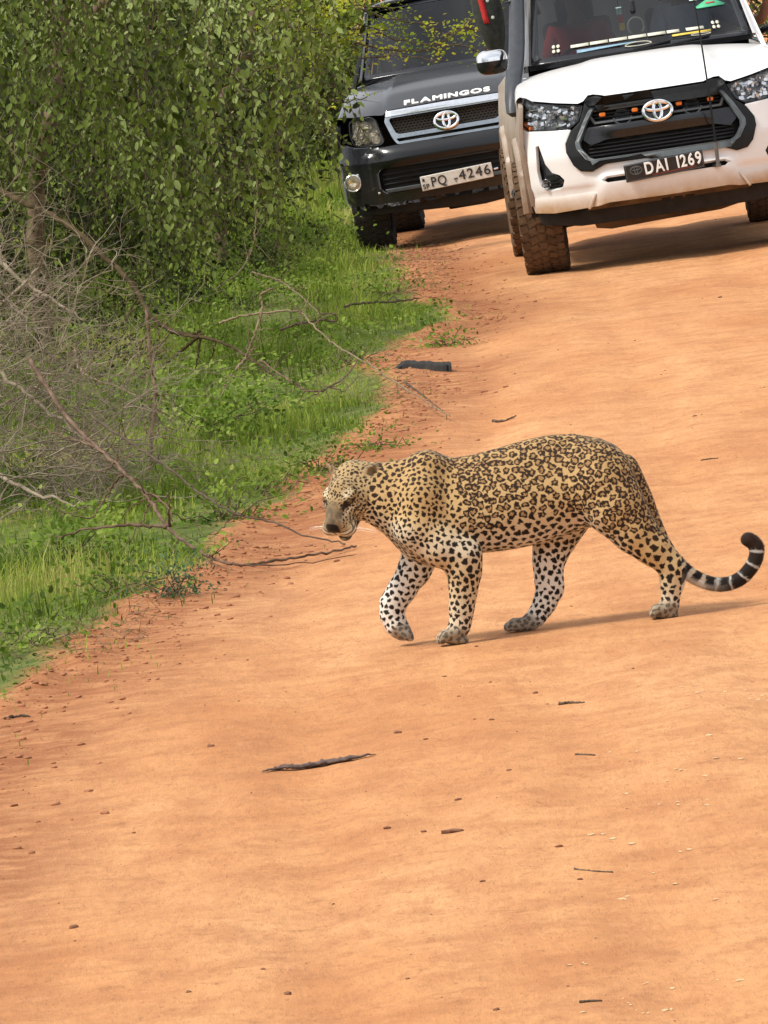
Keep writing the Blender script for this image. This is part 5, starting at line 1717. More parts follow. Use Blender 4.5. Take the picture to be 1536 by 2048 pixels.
# ---- the tree whose leafy strands hang over the verge
def hanging_tree():
    r_ = np.random.default_rng(21)
    base = at(60, 560, 58.0); base.z = gz(base.x, base.y)
    root = empty("tree", "large leafy tree with hanging strands of grey-green leaves on the left", "tree")
    root.location = base
    bw = Vector(base)
    inv = lambda P: np.asarray(P) - np.array(bw)
    tk = [at(70, 560, 58), at(72, 400, 58), at(85, 300, 57.9), at(105, 215, 57.9), at(120, 60, 58), at(150, -200, 58), at(180, -500, 58)]
    tk[0].z = base.z - .05
    branch("trunk", [p - bw for p in tk], .060, .040, M_bark, root, 8, .006, 3, 12)
    for i, ps in enumerate((((112, 140, 58), (230, -20, 57.9), (380, -110, 57.6), (540, -190, 57.4)), ((120, 60, 57), (40, -120, 57), (-140, -260, 57)),
                            ((120, -60, 57), (320, -240, 56), (600, -330, 55.6)), ((150, -200, 56.8), (-40, -420, 57.5), (-260, -520, 58)))):
        branch("limb", [at(*p) - bw for p in ps], .04, .015, M_bark, root, 8, .006, 40 + i, 8)
    # bare vine stems that hang inside the crown
    for i in range(15):
        x = r_.uniform(60, 640); Y = r_.uniform(55.5, 58.5); y1 = r_.uniform(380, 560)
        branch("vine_stem", [at(x, -120, Y) - bw, at(x + r_.normal(0, 40), 120, Y) - bw, at(x + r_.normal(0, 70), y1, Y) - bw], .005, .003, M_twigd, root, 7, .006, 60 + i, 5)
    # crown: hanging strands
    B = []; D = []; L = []; W = []; Vv = []
    SA = []; SB = []
    HX = [-420, 0, 60, 130, 170, 230, 300, 360, 420, 480, 560, 620, 680]; HY = [420, 380, 330, 290, 330, 440, 500, 480, 400, 450, 390, 300, 200]
    def spray(P, d, ln, step, size, tone, grav, vary):
        n_ = max(3, int(ln / step)); q = Vector(P); d = Vector(d).normalized(); pv = q.copy()
        for k in range(n_):
            t = k / n_
            d = (d + Vector((r_.normal(0, .10), r_.normal(0, .10), -grav / n_ * 2.2))).normalized()
            q = q + d * (ln / n_)
            SA.append(pv.copy()); SB.append(q.copy()); pv = q.copy()
            s_ = d.cross(Vector((r_.normal(0, .3), -1, r_.normal(0, .3)))).normalized() * (1 if k % 2 else -1)
            dl = d * r_.uniform(.3, .9) + s_ * r_.uniform(.3, .9) + Vector((0, r_.normal(0, .25), -r_.uniform(.1, .6)))
            B.append(q.copy()); D.append(tuple(dl)); z_ = size * r_.uniform(.6, 1.35) * (1 - .35 * t)
            L.append(z_); W.append(z_ * r_.uniform(.44, .60)); Vv.append(np.clip(tone + r_.normal(0, vary), 0, 1))
    for i in range(1250):
        x = r_.uniform(-420, 680); hem = np.interp(x, HX, HY)
        y = hem - 60 - abs(r_.normal(0, 1)) * 330; Y = r_.uniform(53.0, 58.0)
        cl_ = float(fbm(np.array([x / 150.0 + 3]), np.array([y / 130.0 + Y * .15]), 2)[0])
        if cl_ < -.27: continue
        sg = -1 if r_.random() < .5 else 1
        a_ = r_.uniform(.1, 1.3); big = r_.random() < .30
        depth_tone = np.interp(Y, [53, 58], [.20, -.26])  # crown shade in leaf colour: front sprays paler, rear ones darker
        spray(at(x, y, Y), (sg * math.sin(a_), r_.normal(-.15, .35), -math.cos(a_) + .25), r_.uniform(.28, .65), .042 if big else .030, .066 if big else .040, .46 + .12 * (y < 100) + .60 * cl_ + depth_tone + r_.normal(0, .15), .9, .14)  # upper sprays get paler leaves, standing in for light from the sky
    for i in range(130):
        sg = -1 if r_.random() < .5 else 1; a_ = r_.uniform(.1, 1.2)
        spray(at(r_.uniform(0, 230), r_.uniform(-190, 190), r_.uniform(53.0, 56.5)), (sg * math.sin(a_), r_.normal(-.15, .3), -math.cos(a_) + .25), r_.uniform(.28, .55), .034, .050, .52 + r_.normal(0, .17), .9, .14)
    for i in range(120):
        x = r_.uniform(-300, 600); hem = np.interp(x, HX, HY)
        end = hem + r_.normal(20, 30); Y = r_.uniform(53.0, 55.0); top = end - r_.uniform(180, 420)
        P = at(x, top, Y)
        spray(P, (r_.normal(0, .12), r_.normal(0, .1), -1), (P - at(x, end, Y)).length, .050, .064, .58 + r_.normal(0, .14), .3, .15)
    B = inv([tuple(p) for p in B]); D = np.array(D)
    hint = np.tile([0, -1, .45], (len(B), 1)) + r_.normal(0, .6, (len(B), 3))
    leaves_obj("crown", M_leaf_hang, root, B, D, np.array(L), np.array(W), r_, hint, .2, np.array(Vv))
    V, F = twig_arrays(inv([tuple(p) for p in SA]), inv([tuple(p) for p in SB]), np.full(len(SA), .0022), np.full(len(SA), .0018))
    tag(link_mesh("strand_stems", np_mesh("strand_stems", V, F), M_twigd, root, False), kind="stuff")
    # inner foliage that closes the crown; its shade is put into darker leaf colour
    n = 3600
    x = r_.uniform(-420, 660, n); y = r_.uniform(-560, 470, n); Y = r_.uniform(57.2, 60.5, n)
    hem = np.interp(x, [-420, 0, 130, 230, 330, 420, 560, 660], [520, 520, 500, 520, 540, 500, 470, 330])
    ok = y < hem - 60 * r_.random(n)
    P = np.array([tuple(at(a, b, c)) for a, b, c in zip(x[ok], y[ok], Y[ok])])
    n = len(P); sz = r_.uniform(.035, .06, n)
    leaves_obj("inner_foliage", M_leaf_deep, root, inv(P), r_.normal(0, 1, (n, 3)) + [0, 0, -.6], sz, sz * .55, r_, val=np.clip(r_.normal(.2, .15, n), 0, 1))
    return root
hanging_tree()

# ---- thorny tree with small lime leaves on level twigs that reach out before the black pickup
def lime_tree():
    r_ = np.random.default_rng(33)
    base = at(430, 430, 70.0); base.z = gz(base.x, base.y); bw = Vector(base)
    root = empty("tree", "thorny tree with tiny lime-yellow leaves on level twigs before the black pickup", "tree")
    root.location = base
    branch("trunk", [Vector((0, 0, -.05)), at(440, 250, 70) - bw, at(500, 80, 69.8) - bw, at(545, -150, 69.6) - bw, at(590, -420, 69.5) - bw], .06, .03, M_bark, root, 8, .006, 9, 10)
    B = []; SA = []; SB = []
    specs = [((490, 30), (640, 70), (760, 95), (850, 100), (900, 75), (960, 25), (1000, 5)), ((490, 110), (640, 125), (700, 118), (800, 112), (880, 122)),
             ((570, -20), (680, 5), (760, 30), (830, 45), (880, 60)), ((566, 60), (660, 60), (740, 62), (800, 80), (860, 88), (930, 92), (962, 108)),
             ((490, 150), (610, 120), (660, 130), (700, 140)), ((566, -80), (660, -40), (780, -20), (900, -30)), ((560, -180), (700, -150), (860, -140), (980, -160)),
             ((480, 180), (600, 190), (650, 195), (690, 205), (740, 190)), ((490, 0), (620, 30), (670, 28), (720, 50), (770, 60)), ((490, 60), (600, 85), (650, 92), (690, 88)),
             ((560, -20), (610, 8), (660, 20), (720, 12), (790, 18)), ((560, -50), (450, -60), (330, -80)), ((560, -160), (420, -200), (300, -260)),
             ((580, -240), (680, -260), (800, -300)), ((585, -330), (700, -380), (820, -430)), ((560, -300), (430, -380), (320, -420)), ((880, 75), (920, 55), (950, 60), (985, 70))]
    for i, ps in enumerate(specs):
        Y = 69.4 + r_.normal(0, .5)
        _, q = branch("limb", [at(x, y, Y + .001 * k) - bw for k, (x, y) in enumerate(ps)], .011, .0035, M_twigd, root, 7, .006, 100 + i, 5)
        dens = [1.2, .35, 1.1, .55, .8, 1, 1, .12, 1.3, 1.2, 1.2, 1, 1, 1, 1, 1, .8][i]
        N = len(q)
        for k in range(2, N):
            t = k / N
            bare = float(np.interp(q[k].x + bw.x, [-.42, -.11, .12, .51], [1.2, .8, .34, .20]))   # the outer twigs are nearly bare
            for _ in range(int(44 * dens * bare * r_.random() + .5)):
                off = Vector((r_.normal(0, .07), r_.normal(0, .10), r_.normal(0, .05)))
                B.append(q[k] + off)
            if r_.random() < .7:
                e = q[k] + Vector((r_.normal(.05, .10), r_.normal(0, .1), r_.normal(0, .07)))
                SA.append(q[k]); SB.append(e)
                for _ in range(int(12 * dens * bare)):
                    B.append(q[k].lerp(e, r_.random()) + Vector(r_.normal(0, .018, 3)))
    B = np.array([tuple(b) for b in B]); n = len(B)
    sz = r_.uniform(.020, .044, n)
    clump = np.clip(.56 + 1.0 * fbm(B[:, 0] * 6, B[:, 2] * 6, 2) + r_.normal(0, .16, n), 0, 1)
    leaves_obj("crown", M_leaf_lime, root, B, r_.normal(0, 1, (n, 3)) * [1, 1, .4], sz, sz * .62, r_, np.tile([0, -.5, .8], (n, 1)) + r_.normal(0, .4, (n, 3)), .15, clump)
    V, F = twig_arrays(np.array([tuple(a) for a in SA]), np.array([tuple(a) for a in SB]), np.full(len(SA), .0022), np.full(len(SA), .001))
    tag(link_mesh("twigs", np_mesh("twigs", V, F), M_twigd, root, False), kind="stuff")
lime_tree()

# ---- leafy bushes (each its own)
def bush(px, py, Y, w, h, dep, n, size, m, label, name="shrub", cat="shrub", seed=0, group=None, aspect=.6, stems=9, val=.5, droop=0.0):
    r_ = np.random.default_rng(seed + 500)
    b = at(px, py, Y); b.z = gz(b.x, b.y); bw = Vector(b)
    root = empty(name, label, cat, group); root.location = b
    # leaf clumps on arching stems
    P = []; SA = []; SB = []
    for s in range(stems):
        a = r_.uniform(0, 6.28); rr = math.sqrt(r_.random())
        tip = np.array([math.cos(a) * rr * w / 2, math.sin(a) * rr * dep / 2, h * r_.uniform(.45, 1.0) * (1 - .35 * rr)])
        prev = np.array([tip[0] * .15, tip[1] * .15, 0])
        for k in range(1, 6):
            t = k / 5; c = np.array([tip[0] * t ** .8, tip[1] * t ** .8, tip[2] * (1 - (1 - t) ** 1.6)]) + r_.normal(0, .015, 3)
            SA.append(prev); SB.append(c); prev = c
            m_ = int(n / stems / 5 * (0.4 + t) * r_.uniform(.5, 1.5))
            sp = .04 + .11 * w * (.4 + .6 * t) / 1.0
            q = c + r_.normal(0, 1, (m_, 3)) * [sp, sp, sp * .75]
            q[:, 2] = np.maximum(q[:, 2], .01)
            P.append(q)
    P = np.concatenate(P); n = len(P)
    sz = size * r_.uniform(.65, 1.35, n)
    d = P - np.array([0, 0, h * .3]); d = d / (np.linalg.norm(d, axis=1, keepdims=True) + 1e-6) + r_.normal(0, .6, (n, 3)) + [0, 0, .15 - droop]
    cl = np.clip(val + .8 * fbm(P[:, 0] * 5 + seed, P[:, 2] * 6, 2) + r_.normal(0, .14, n), 0, 1)
    leaves_obj("foliage", m, root, P, d, sz, sz * aspect, r_, np.tile([0, -.4, .9], (n, 1)) + r_.normal(0, .4, (n, 3)), .18, cl)
    SA = np.array(SA); SB = np.array(SB)
    V, F = twig_arrays(SA, SB, np.full(len(SA), .0018 + .0022 * w), np.full(len(SA), .0012 + .0016 * w))
    tag(link_mesh("stems", np_mesh("stems", V, F), M_twigd, root, False), kind="stuff")
    return root

# thicket closing the view behind the tree and beyond the black pickup
TH = [(-250, 420, 64, 3.2, 2.6), (60, 430, 66, 3.0, 2.9), (300, 425, 67, 2.6, 2.6), (430, 360, 78, 2.2, 2.6), (560, 250, 97, 3.0, 2.4),
      (760, 330, 92, 3.4, 2.8), (960, 320, 96, 3.6, 2.8), (1180, 300, 98, 3.6, 2.9), (1420, 290, 97, 3.6, 2.8), (1660, 280, 95, 3.4, 2.8), (420, 330, 90, 3.4, 3.0), (180, 380, 74, 3.0, 3.2)]
TL = ["dark bush at the far left edge behind the hanging leaves", "dark bush behind the leafy tree's trunk", "dark bush under the hanging leaf strands",
      "bush between the hanging tree and the lime tree", "bush left of the black pickup", "bush right behind the black pickup's windscreen", "bush far behind the gap between the pickups",
      "bush far behind the white pickup's snorkel", "bush far behind the white pickup's cab", "bush beyond the right edge behind the white pickup", "tall bush deep behind the lime tree trunk", "tall bush deep behind the hanging leaves"]
for i, ((px, py, Y, w, h), lb) in enumerate(zip(TH, TL)):
    b = at(px, py, Y)
    bush(px, py, Y, w, h, 1.8, 3600 if i in (0, 1, 2, 3, 4, 11) else 2200, .075 if i < 4 else .09, M_leaf_deep if i % 3 else M_leaf_hang, lb, "shrub", "bush", 20 + i, "bushes closing the view", .5, 22, .26)

# broad-leaved weeds and low shrubs on the verge
WEEDS = [(50, 600, 56.0, 1.2, .80, 1100, .05, "dark leafy growth hiding the foot of the tree trunk"), (230, 590, 59.0, 1.1, .62, 900, .05, "dark leafy growth under the left hanging strands"), (400, 560, 61.5, 1.1, .60, 900, .05, "dark leafy growth under the middle hanging strands"),
         (520, 500, 65.5, 1.0, .55, 700, .05, "dark leafy growth under the right hanging strands"), (560, 450, 71.5, .8, .5, 520, .040, "dark leafy growth between the tree and the black pickup"), (385, 830, 45.5, .85, .34, 700, .050, "bright leafy weed clump beyond the upright reddish stick"), (250, 780, 47.5, .75, .36, 600, .050, "leafy weed clump left of the reddish stick"),
         (190, 665, 52.5, .75, .42, 650, .045, "dark green leafy clump under the mossy leaning branch"), (160, 760, 49.5, .55, .22, 420, .050, "flat green weed patch among the dead twigs"),
         (450, 800, 46.2, .45, .22, 300, .045, "small weed clump beyond the dead branch fork"), (520, 905, 41.5, .55, .12, 320, .040, "low weeds in the grass beside the road bend"),
         (640, 880, 42.3, .50, .10, 300, .032, "low weeds at the grass edge nearest the leopard's back"), (440, 960, 40.0, .55, .14, 320, .045, "pale weeds behind the dead branch"),
         (120, 1010, 38.5, .55, .20, 330, .050, "weed clump under the dead shrub"), (340, 1180, 35.7, .26, .13, 420, .022, "small blue-green bush at the road edge by the dead branch"),
         (230, 1140, 36.0, .5, .12, 260, .042, "low weeds in front of the dead shrub"), (60, 1240, 34.2, .5, .12, 260, .040, "low weeds at the lower left road edge"),
         (890, 650, 53.0, .35, .06, 160, .035, "tiny round-leaved weed on the grass tip by the road"), (700, 690, 51.5, .5, .12, 240, .035, "low weeds above the rubber strip"),
         (640, 540, 61.5, .7, .20, 380, .040, "weeds beside the black pickup's front tyre"), (780, 560, 60.5, .5, .12, 300, .035, "weeds on the road edge before the black pickup"),
         (560, 480, 67.0, .9, .40, 520, .040, "leafy growth left of the black pickup's bumper"), (480, 560, 61.0, .7, .30, 420, .040, "leafy growth under the hanging leaves"),
         (620, 400, 74.0, 1.1, .5, 620, .045, "tall pale weeds left of the black pickup"), (380, 640, 55.0, .6, .3, 420, .040, "leafy growth behind the mossy branch"),
         (20, 900, 42.5, .5, .3, 300, .055, "broad weed leaves showing through the dead twigs"), (740, 850, 43.6, .4, .06, 160, .03, "weeds thinning out on the bare earth")]
for i, (px, py, Y, w, h, n, sz, lb) in enumerate(WEEDS):
    bush(px, py, Y, w, h, w * 1.2, int(n * 1.5), sz * .68, M_leaf_blue if "blue" in lb else (M_leaf_deep if "dark" in lb else M_leaf_weed), lb, "weed", "weed", 60 + i, "weeds on the verge", .62, 10, .22 if "dark" in lb else .5)  # dark-labelled clumps carry the shade beneath the crown in their leaf colour

# ---- grass
def grass():
    r_ = np.random.default_rng(77)
    N = 560000
    y = 24 + 76 * r_.random(N) ** .95
    half = y * .0427 * 1.35 + .3
    x = -half + r_.random(N) * (half * 2)
    m = verge_amount(x, y)
    dens = .35 + 1.9 * fbm(x * 1.6, y * .7, 3)
    ok = (m > -.02 + .12 * r_.random(N) ** 2) & (r_.random(N) < np.clip(dens + .28, .05, 1))
    # stragglers out on the bare earth
    st = (m > -.5) & (m < 0) & (r_.random(N) < .16 * np.exp(m / .16))
    ok |= st
    x, y, m = x[ok], y[ok], m[ok]; n = len(x)
    z = ground_z(x, y)
    hgt = (.030 + .070 * r_.random(n) ** 1.5) * (.45 + 1.5 * np.clip(.4 + 1.3 * fbm(x * 1.9 + 7, y * .9, 3), 0, 1.3)) * np.clip(.35 + m * 1.6, .3, 1.25)
    hgt *= np.interp(y, [30, 60, 80, 100], [1, 1.1, 1.7, 2.2])
    wd = r_.uniform(.0016, .0036, n) * np.interp(y, [30, 60, 100], [1, 1.4, 2.4])
    a = r_.uniform(0, 6.28, n); lean = r_.uniform(.1, .8, n) * hgt
    dx = np.cos(a); dy = np.sin(a)
    sx, sy = -dy * wd, dx * wd
    P = np.stack([x, y, z - .01], 1)
    v0 = P + np.stack([sx, sy, 0 * x], 1); v1 = P - np.stack([sx, sy, 0 * x], 1)
    mid = P + np.stack([dx * lean * .3, dy * lean * .3, hgt * .6], 1)
    v2 = mid + np.stack([sx, sy, 0 * x], 1) * .75; v3 = mid - np.stack([sx, sy, 0 * x], 1) * .75
    v4 = P + np.stack([dx * lean, dy * lean, hgt], 1)
    V = np.stack([v0, v1, v2, v3, v4], 1).reshape(-1, 3)
    k = np.arange(n)[:, None] * 5
    F = np.concatenate([k + np.array([[0, 1, 3]]), k + np.array([[0, 3, 2]]), k + np.array([[2, 3, 4]])], 1).reshape(-1, 3)
    dry = np.clip(.38 + 1.1 * fbm(x * 1.3 + 40, y * .6, 3) + .25 * fbm(x * 8, y * 4, 2) + r_.normal(0, .15, n) + .28 * np.exp(-np.abs(m) / .2), 0, 1)
    me = np_mesh("grass", V, F, {"rnd": np.repeat(dry, 5)})
    o = link_mesh("grass", me, M_grass, None, False)
    tag(o, "short green grass covering the verge along the dirt road", "grass", kind="stuff")
    print("GRASS", n)
grass()

def ground_cover():
    r_ = np.random.default_rng(78)
    N = 90000
    y = 26 + 62 * r_.random(N); half = y * .0427 * 1.3 + .2; x = -half + r_.random(N) * half * 2
    m = verge_amount(x, y); patch = fbm(x * 2.2 + 11, y * .9 + 5, 3)
    ok = (m > -.05) & (r_.random(N) < np.clip(patch * 2.6 + .15, 0, 1))
    x, y, m = x[ok][:30000], y[ok][:30000], m[ok][:30000]; n = len(x)
    P = np.stack([x, y, ground_z(x, y) + .015 + .085 * r_.random(n) * np.clip(.4 + m, .3, 1)], 1)
    sz = r_.uniform(.014, .034, n) * np.interp(y, [30, 80], [1, 1.5])
    d = r_.normal(0, 1, (n, 3)) * [1, 1, .35]
    V, F = leaf_arrays(P, d, np.tile([0, -.3, 1.0], (n, 1)) + r_.normal(0, .4, (n, 3)), sz, sz * .7, .15)
    v = np.clip(.5 + .9 * fbm(x * 3, y * 1.3, 2) + r_.normal(0, .16, n), 0, 1)
    o = link_mesh("ground_cover", np_mesh("ground_cover", V, F, {"rnd": np.repeat(v, 8)}), M_leaf_weed, None, False)
    tag(o, "tiny creeping leaves growing through the verge grass", "ground cover", kind="stuff")
    # dry straw and fallen twigs among the grass
    N = 60000
    y = 26 + 62 * r_.random(N); half = y * .0427 * 1.3 + .2; x = -half + r_.random(N) * half * 2
    m = verge_amount(x, y); patch = fbm(x * 1.7 - 31, y * .8 + 25, 3) + .35 * np.exp(-np.abs(m) / .12)
    ok = (m > -.22) & (r_.random(N) < np.clip(patch * 1.3, 0, .6)); x, y = x[ok][:9000], y[ok][:9000]; n = len(x)
    A = np.stack([x, y, ground_z(x, y) + .01 + .05 * r_.random(n)], 1)
    a = r_.uniform(0, 6.28, n); ln = r_.uniform(.03, .14, n)
    Bp = A + np.stack([np.cos(a) * ln, np.sin(a) * ln, r_.normal(.2, .35, n) * ln], 1)
    V, F = twig_arrays(A, Bp, np.full(n, .0016), np.full(n, .0009))
    o = link_mesh("dry_straw", np_mesh("dry_straw", V, F), M_pale, None, False)
    tag(o, "dry straw and twig litter lying in the verge grass", "litter", kind="stuff")
ground_cover()

# ---- dead wood
def dead_shrub():
    r_ = np.random.default_rng(44)
    b = at(-40, 900, 42.0); b.z = gz(b.x, b.y); bw = Vector(b)
    root = empty("dead_shrub", "tangled grey leafless dead shrub at the left edge", "dead shrub"); root.location = b
    A = []; Bq = []; R = []
    def grow(p, d, ln, r, lev):
        n = max(2, int(ln / .05)); q = Vector(p); d = Vector(d).normalized()
        for k in range(n):
            d2 = (d + Vector(r_.normal(0, .20, 3)) + Vector((.02, 0, -.015 * lev))).normalized()
            e = q + d2 * (ln / n)
            if e.z < .0374 * e.x + .01: d2.z = abs(d2.z); e = q + d2 * (ln / n)
            A.append(tuple(q)); Bq.append(tuple(e)); R.append((r * (1 - .55 * k / n), r * (1 - .55 * (k + 1) / n)))
            q = e; d = d2
            if lev < 4 and r_.random() < (.42 if lev < 3 else .25):
                s = Vector(r_.normal(0, 1, 3)); s = (d * .75 + s * .55).normalized()
                grow(q, s, ln * r_.uniform(.35, .65), r * .6, lev + 1)
    for i in range(200):
        ox = r_.uniform(-.45, .42)
        o = Vector((ox, r_.uniform(-.9, .9), r_.random() * 1.25 * (1 - .62 * np.clip((ox + .1) / .5, 0, 1))))
        a = r_.uniform(-.5, .95)
        grow(o, (math.cos(a) * r_.uniform(.4, 1), r_.normal(0, .35), math.sin(a) * .9 - .05), r_.uniform(.3, .75), r_.uniform(.0026, .0052), 1)
    A = np.array(A); Bq = np.array(Bq); R = np.array(R)
    print("TWIGS", len(A))
    V, F = twig_arrays(A, Bq, R[:, 0], R[:, 1])
    tag(link_mesh("twigs", np_mesh("twigs", V, F), M_twig, root, False), kind="stuff")
    for i, ps in enumerate((((-60, 700, 42.3), (30, 770, 42.1), (110, 830, 41.8), (190, 900, 41.4)), ((-40, 470, 43), (40, 560, 42.8), (110, 600, 42.6), (170, 640, 42.4)),
                            ((-50, 640, 42.5), (60, 560, 42.3), (100, 470, 42.0)), ((-60, 900, 41.6), (30, 970, 41.3), (110, 1000, 41.1), (160, 1010, 41)))):
        branch("stem", [at(*p) - bw for p in ps], .012, .005, M_twig, root, 7, .006, 200 + i, 6)
    return root
dead_shrub()

def dead_branch(name, label, ps, r0, r1, m, seed, side=(), cat="branch", group="dead branches on the verge"):
    """ps: (px, py, Y) along the branch; side: further twigs, each a list of (px, py, Y)"""
    b = at(*ps[0]); bw = Vector(b)
    root = empty(name, label, cat, group); root.location = b
    _, q = branch("stem", [at(*p) - bw for p in ps], r0, r1, m, root, 9, .0028, seed, 8)
    rs = random.Random(seed * 13)
    for k in range(5 + int(len(q) / 6)):
        i = rs.randrange(4, max(6, int(len(q) * .68))); d = (q[i + 1] - q[i]).normalized()
        v = (d * rs.uniform(.2, 1) + Vector((rs.gauss(0, .6), rs.gauss(0, .6), rs.uniform(-.3, .9)))).normalized(); ln = rs.uniform(.05, .24)
        branch("spur", [q[i], q[i] + v * ln * .5 + Vector((0, 0, rs.gauss(0, .02))), q[i] + v * ln], max(.0022, r1 * .7), .0012, m, root, 5, .003, seed * 31 + k, 5)
    for i, q in enumerate(side):
        rr = q[0][3] if len(q[0]) > 3 else r1
        branch("twig", [at(*p[:3]) - bw for p in q], rr, rr * .35, m, root, 8, .004, seed * 7 + i, 5)
    return root

dead_branch("fallen_branch", "long reddish dead branch whose tip lies on the road before the leopard's face",
            [(60, 720, 40.5), (130, 830, 39.6), (195, 895, 39.0), (250, 945, 38.4), (300, 1000, 37.8), (335, 1055, 37.4), (385, 1095, 37.0), (440, 1122, 36.75), (490, 1130, 36.7), (570, 1118, 36.9), (650, 1106, 37.1), (712, 1092, 37.4)],
            .0095, .0045, M_red_twig, 1,
            [[(335, 1055, 37.4, .009), (270, 1050, 37.5), (180, 1058, 37.7), (110, 1075, 37.9)], [(300, 1000, 37.8, .005), (285, 1040, 37.8), (250, 1090, 37.8)],
             [(338, 1055, 37.4, .008), (340, 1015, 37.3), (335, 985, 37.3)], [(250, 945, 38.4, .006), (215, 985, 38.4), (180, 1035, 38.3), (120, 1020, 38.3)],
             [(490, 1130, 36.7, .004), (590, 1128, 36.75), (745, 1105, 37.1)],
             [(280, 975, 38, .005), (330, 1010, 37.6), (345, 1040, 37.5)], [(195, 895, 39, .006), (120, 870, 39.2), (60, 850, 39.4)],
             [(230, 925, 38.6, .004), (200, 945, 38.6), (130, 910, 38.8)], [(300, 1000, 37.8, .004), (262, 1015, 37.8), (238, 1060, 37.8)]])
dead_branch("fallen_branch", "thin dark dead twig arching from the shrub down to the leopard's chin",
            [(180, 830, 39.8), (270, 890, 39.2), (330, 930, 38.8), (400, 985, 38.3), (470, 1028, 37.9), (550, 1045, 37.7), (600, 1068, 37.5), (690, 1088, 37.3)], .006, .0032, M_twigd, 2,
            [[(470, 1028, 37.9, .003), (440, 1060, 37.8), (400, 1075, 37.6)], [(380, 970, 38.4, .003), (410, 990, 38.3), (430, 985, 38.3)]])
dead_branch("leaning_branch", "thick mossy brown branch leaning down from the upper left into the grass",
            [(-30, 365, 50.5), (50, 405, 50.0), (130, 445, 49.6), (210, 515, 49.2), (265, 570, 48.9), (310, 640, 48.5), (365, 668, 48.2), (430, 680, 48.0), (490, 710, 47.6), (560, 760, 46.8)], .019, .006, M_moss, 3,
            [[(330, 650, 48.4, .016), (345, 665, 48.4), (390, 668, 48.3), (400, 660, 48.3)], [(400, 672, 48.1, .012), (375, 690, 48.1), (345, 715, 48.1), (320, 745, 48.0)],
             [(400, 672, 48.1, .010), (398, 700, 48.1), (390, 740, 48.1)], [(430, 682, 48, .006), (425, 705, 48), (415, 730, 48)], [(280, 590, 48.8, .006), (260, 620, 48.8), (250, 650, 48.7)]])
dead_branch("upright_stick", "thin upright pinkish-grey dead stick in the weeds",
            [(292, 620, 43.6), (298, 690, 43.5), (305, 745, 43.4), (311, 790, 43.3), (306, 840, 43.2), (302, 890, 43.1), (300, 960, 43.0)], .008, .009, M_red_twig, 4,
            [[(306, 820, 43.2, .005), (288, 850, 43.2), (292, 865, 43.1), (240, 800, 43.3)], [(296, 690, 43.5, .004), (275, 710, 43.5), (235, 715, 43.5)], [(305, 870, 43.1, .004), (340, 880, 43.0), (390, 905, 42.8)]])
dead_branch("dry_twig", "pale bent dry twig arching over the grass to the road edge",
            [(440, 645, 50.2), (485, 632, 50.0), (540, 625, 49.9), (598, 624, 49.8), (625, 650, 49.5), (665, 685, 49.2), (715, 715, 48.8), (770, 750, 47.5), (830, 790, 46.4), (900, 832, 45.0)], .0065, .0035, M_pale, 5,
            [[(600, 624, 49.8, .003), (560, 590, 49.8), (500, 548, 49.9)]])
dead_branch("dry_twig", "pale dry stick standing bent like a hook in the grass",
            [(450, 770, 46.3), (475, 735, 46.4), (492, 715, 46.4), (510, 665, 46.4), (525, 615, 46.5), (523, 590, 46.5), (545, 578, 46.5)], .007, .005, M_pale, 6,
            [[(492, 715, 46.4, .006), (470, 745, 46.2), (440, 795, 45.9)]])
dead_branch("dry_twig", "dark forked twig lying low in the grass beside the rubber strip",
            [(520, 720, 48.6), (570, 755, 47.6), (600, 775, 47.0), (640, 782, 46.8), (690, 755, 47.4), (715, 720, 48.5)], .0055, .004, M_red_twig, 7,
            [[(640, 782, 46.8, .004), (620, 795, 46.5), (600, 800, 46.4)], [(660, 775, 47, .004), (690, 780, 46.9), (720, 745, 47.6)]])
dead_branch("dry_twig", "dark brown twig with a squared end in the grass under the lime leaves",
            [(560, 660, 52.5), (600, 648, 52.7), (640, 640, 52.9), (672, 642, 52.9), (668, 628, 52.9), (640, 628, 52.9)], .007, .004, M_twigd, 8)
dead_branch("dry_twig", "grey twig slanting over the dark grass near the black pickup",
            [(505, 545, 58.5), (550, 558, 58.0), (580, 575, 57.6), (610, 600, 57.0), (640, 630, 56.2)], .006, .004, M_pale, 9)
dead_branch("dry_twig", "short dark twig pointing onto the bare earth below the black pickup",
            [(690, 612, 56.3), (740, 605, 56.6), (800, 602, 56.7), (838, 596, 57.0)], .008, .004, M_twigd, 10)
dead_branch("dry_twig", "pale curved twig in the weeds left of the upright stick",
            [(150, 690, 44.5), (155, 730, 44.4), (180, 755, 44.2), (235, 775, 44.0), (290, 800, 43.8)], .006, .003, M_pale, 11)
dead_branch("dry_twig", "pale vertical vine hanging below the leafy strands",
            [(515, 360, 56.2), (512, 430, 56.1), (505, 490, 56.0), (480, 540, 55.6), (430, 580, 55.0)], .005, .003, M_pale, 12)

# ================================================================== SMALL THINGS ON THE ROAD
M_stone = mat("dark_red_stone", (.13, .056, .028), .95, col2=(.24, .11, .052), vscale=60, bump=.4, bscale=150)
M_flake = mat("pale_straw_flake", (.60, .39, .20), .85, var=.15, vscale=60)
M_rubber = mat("worn_black_rubber", (.006, .006, .006), .9, col2=(.022, .019, .016), vscale=25, bump=.5, bscale=70)
M_clod = mat("red_earth_clod", (.26, .10, .044), .95, col2=(.42, .18, .08), vscale=25, bump=.6, bscale=90)

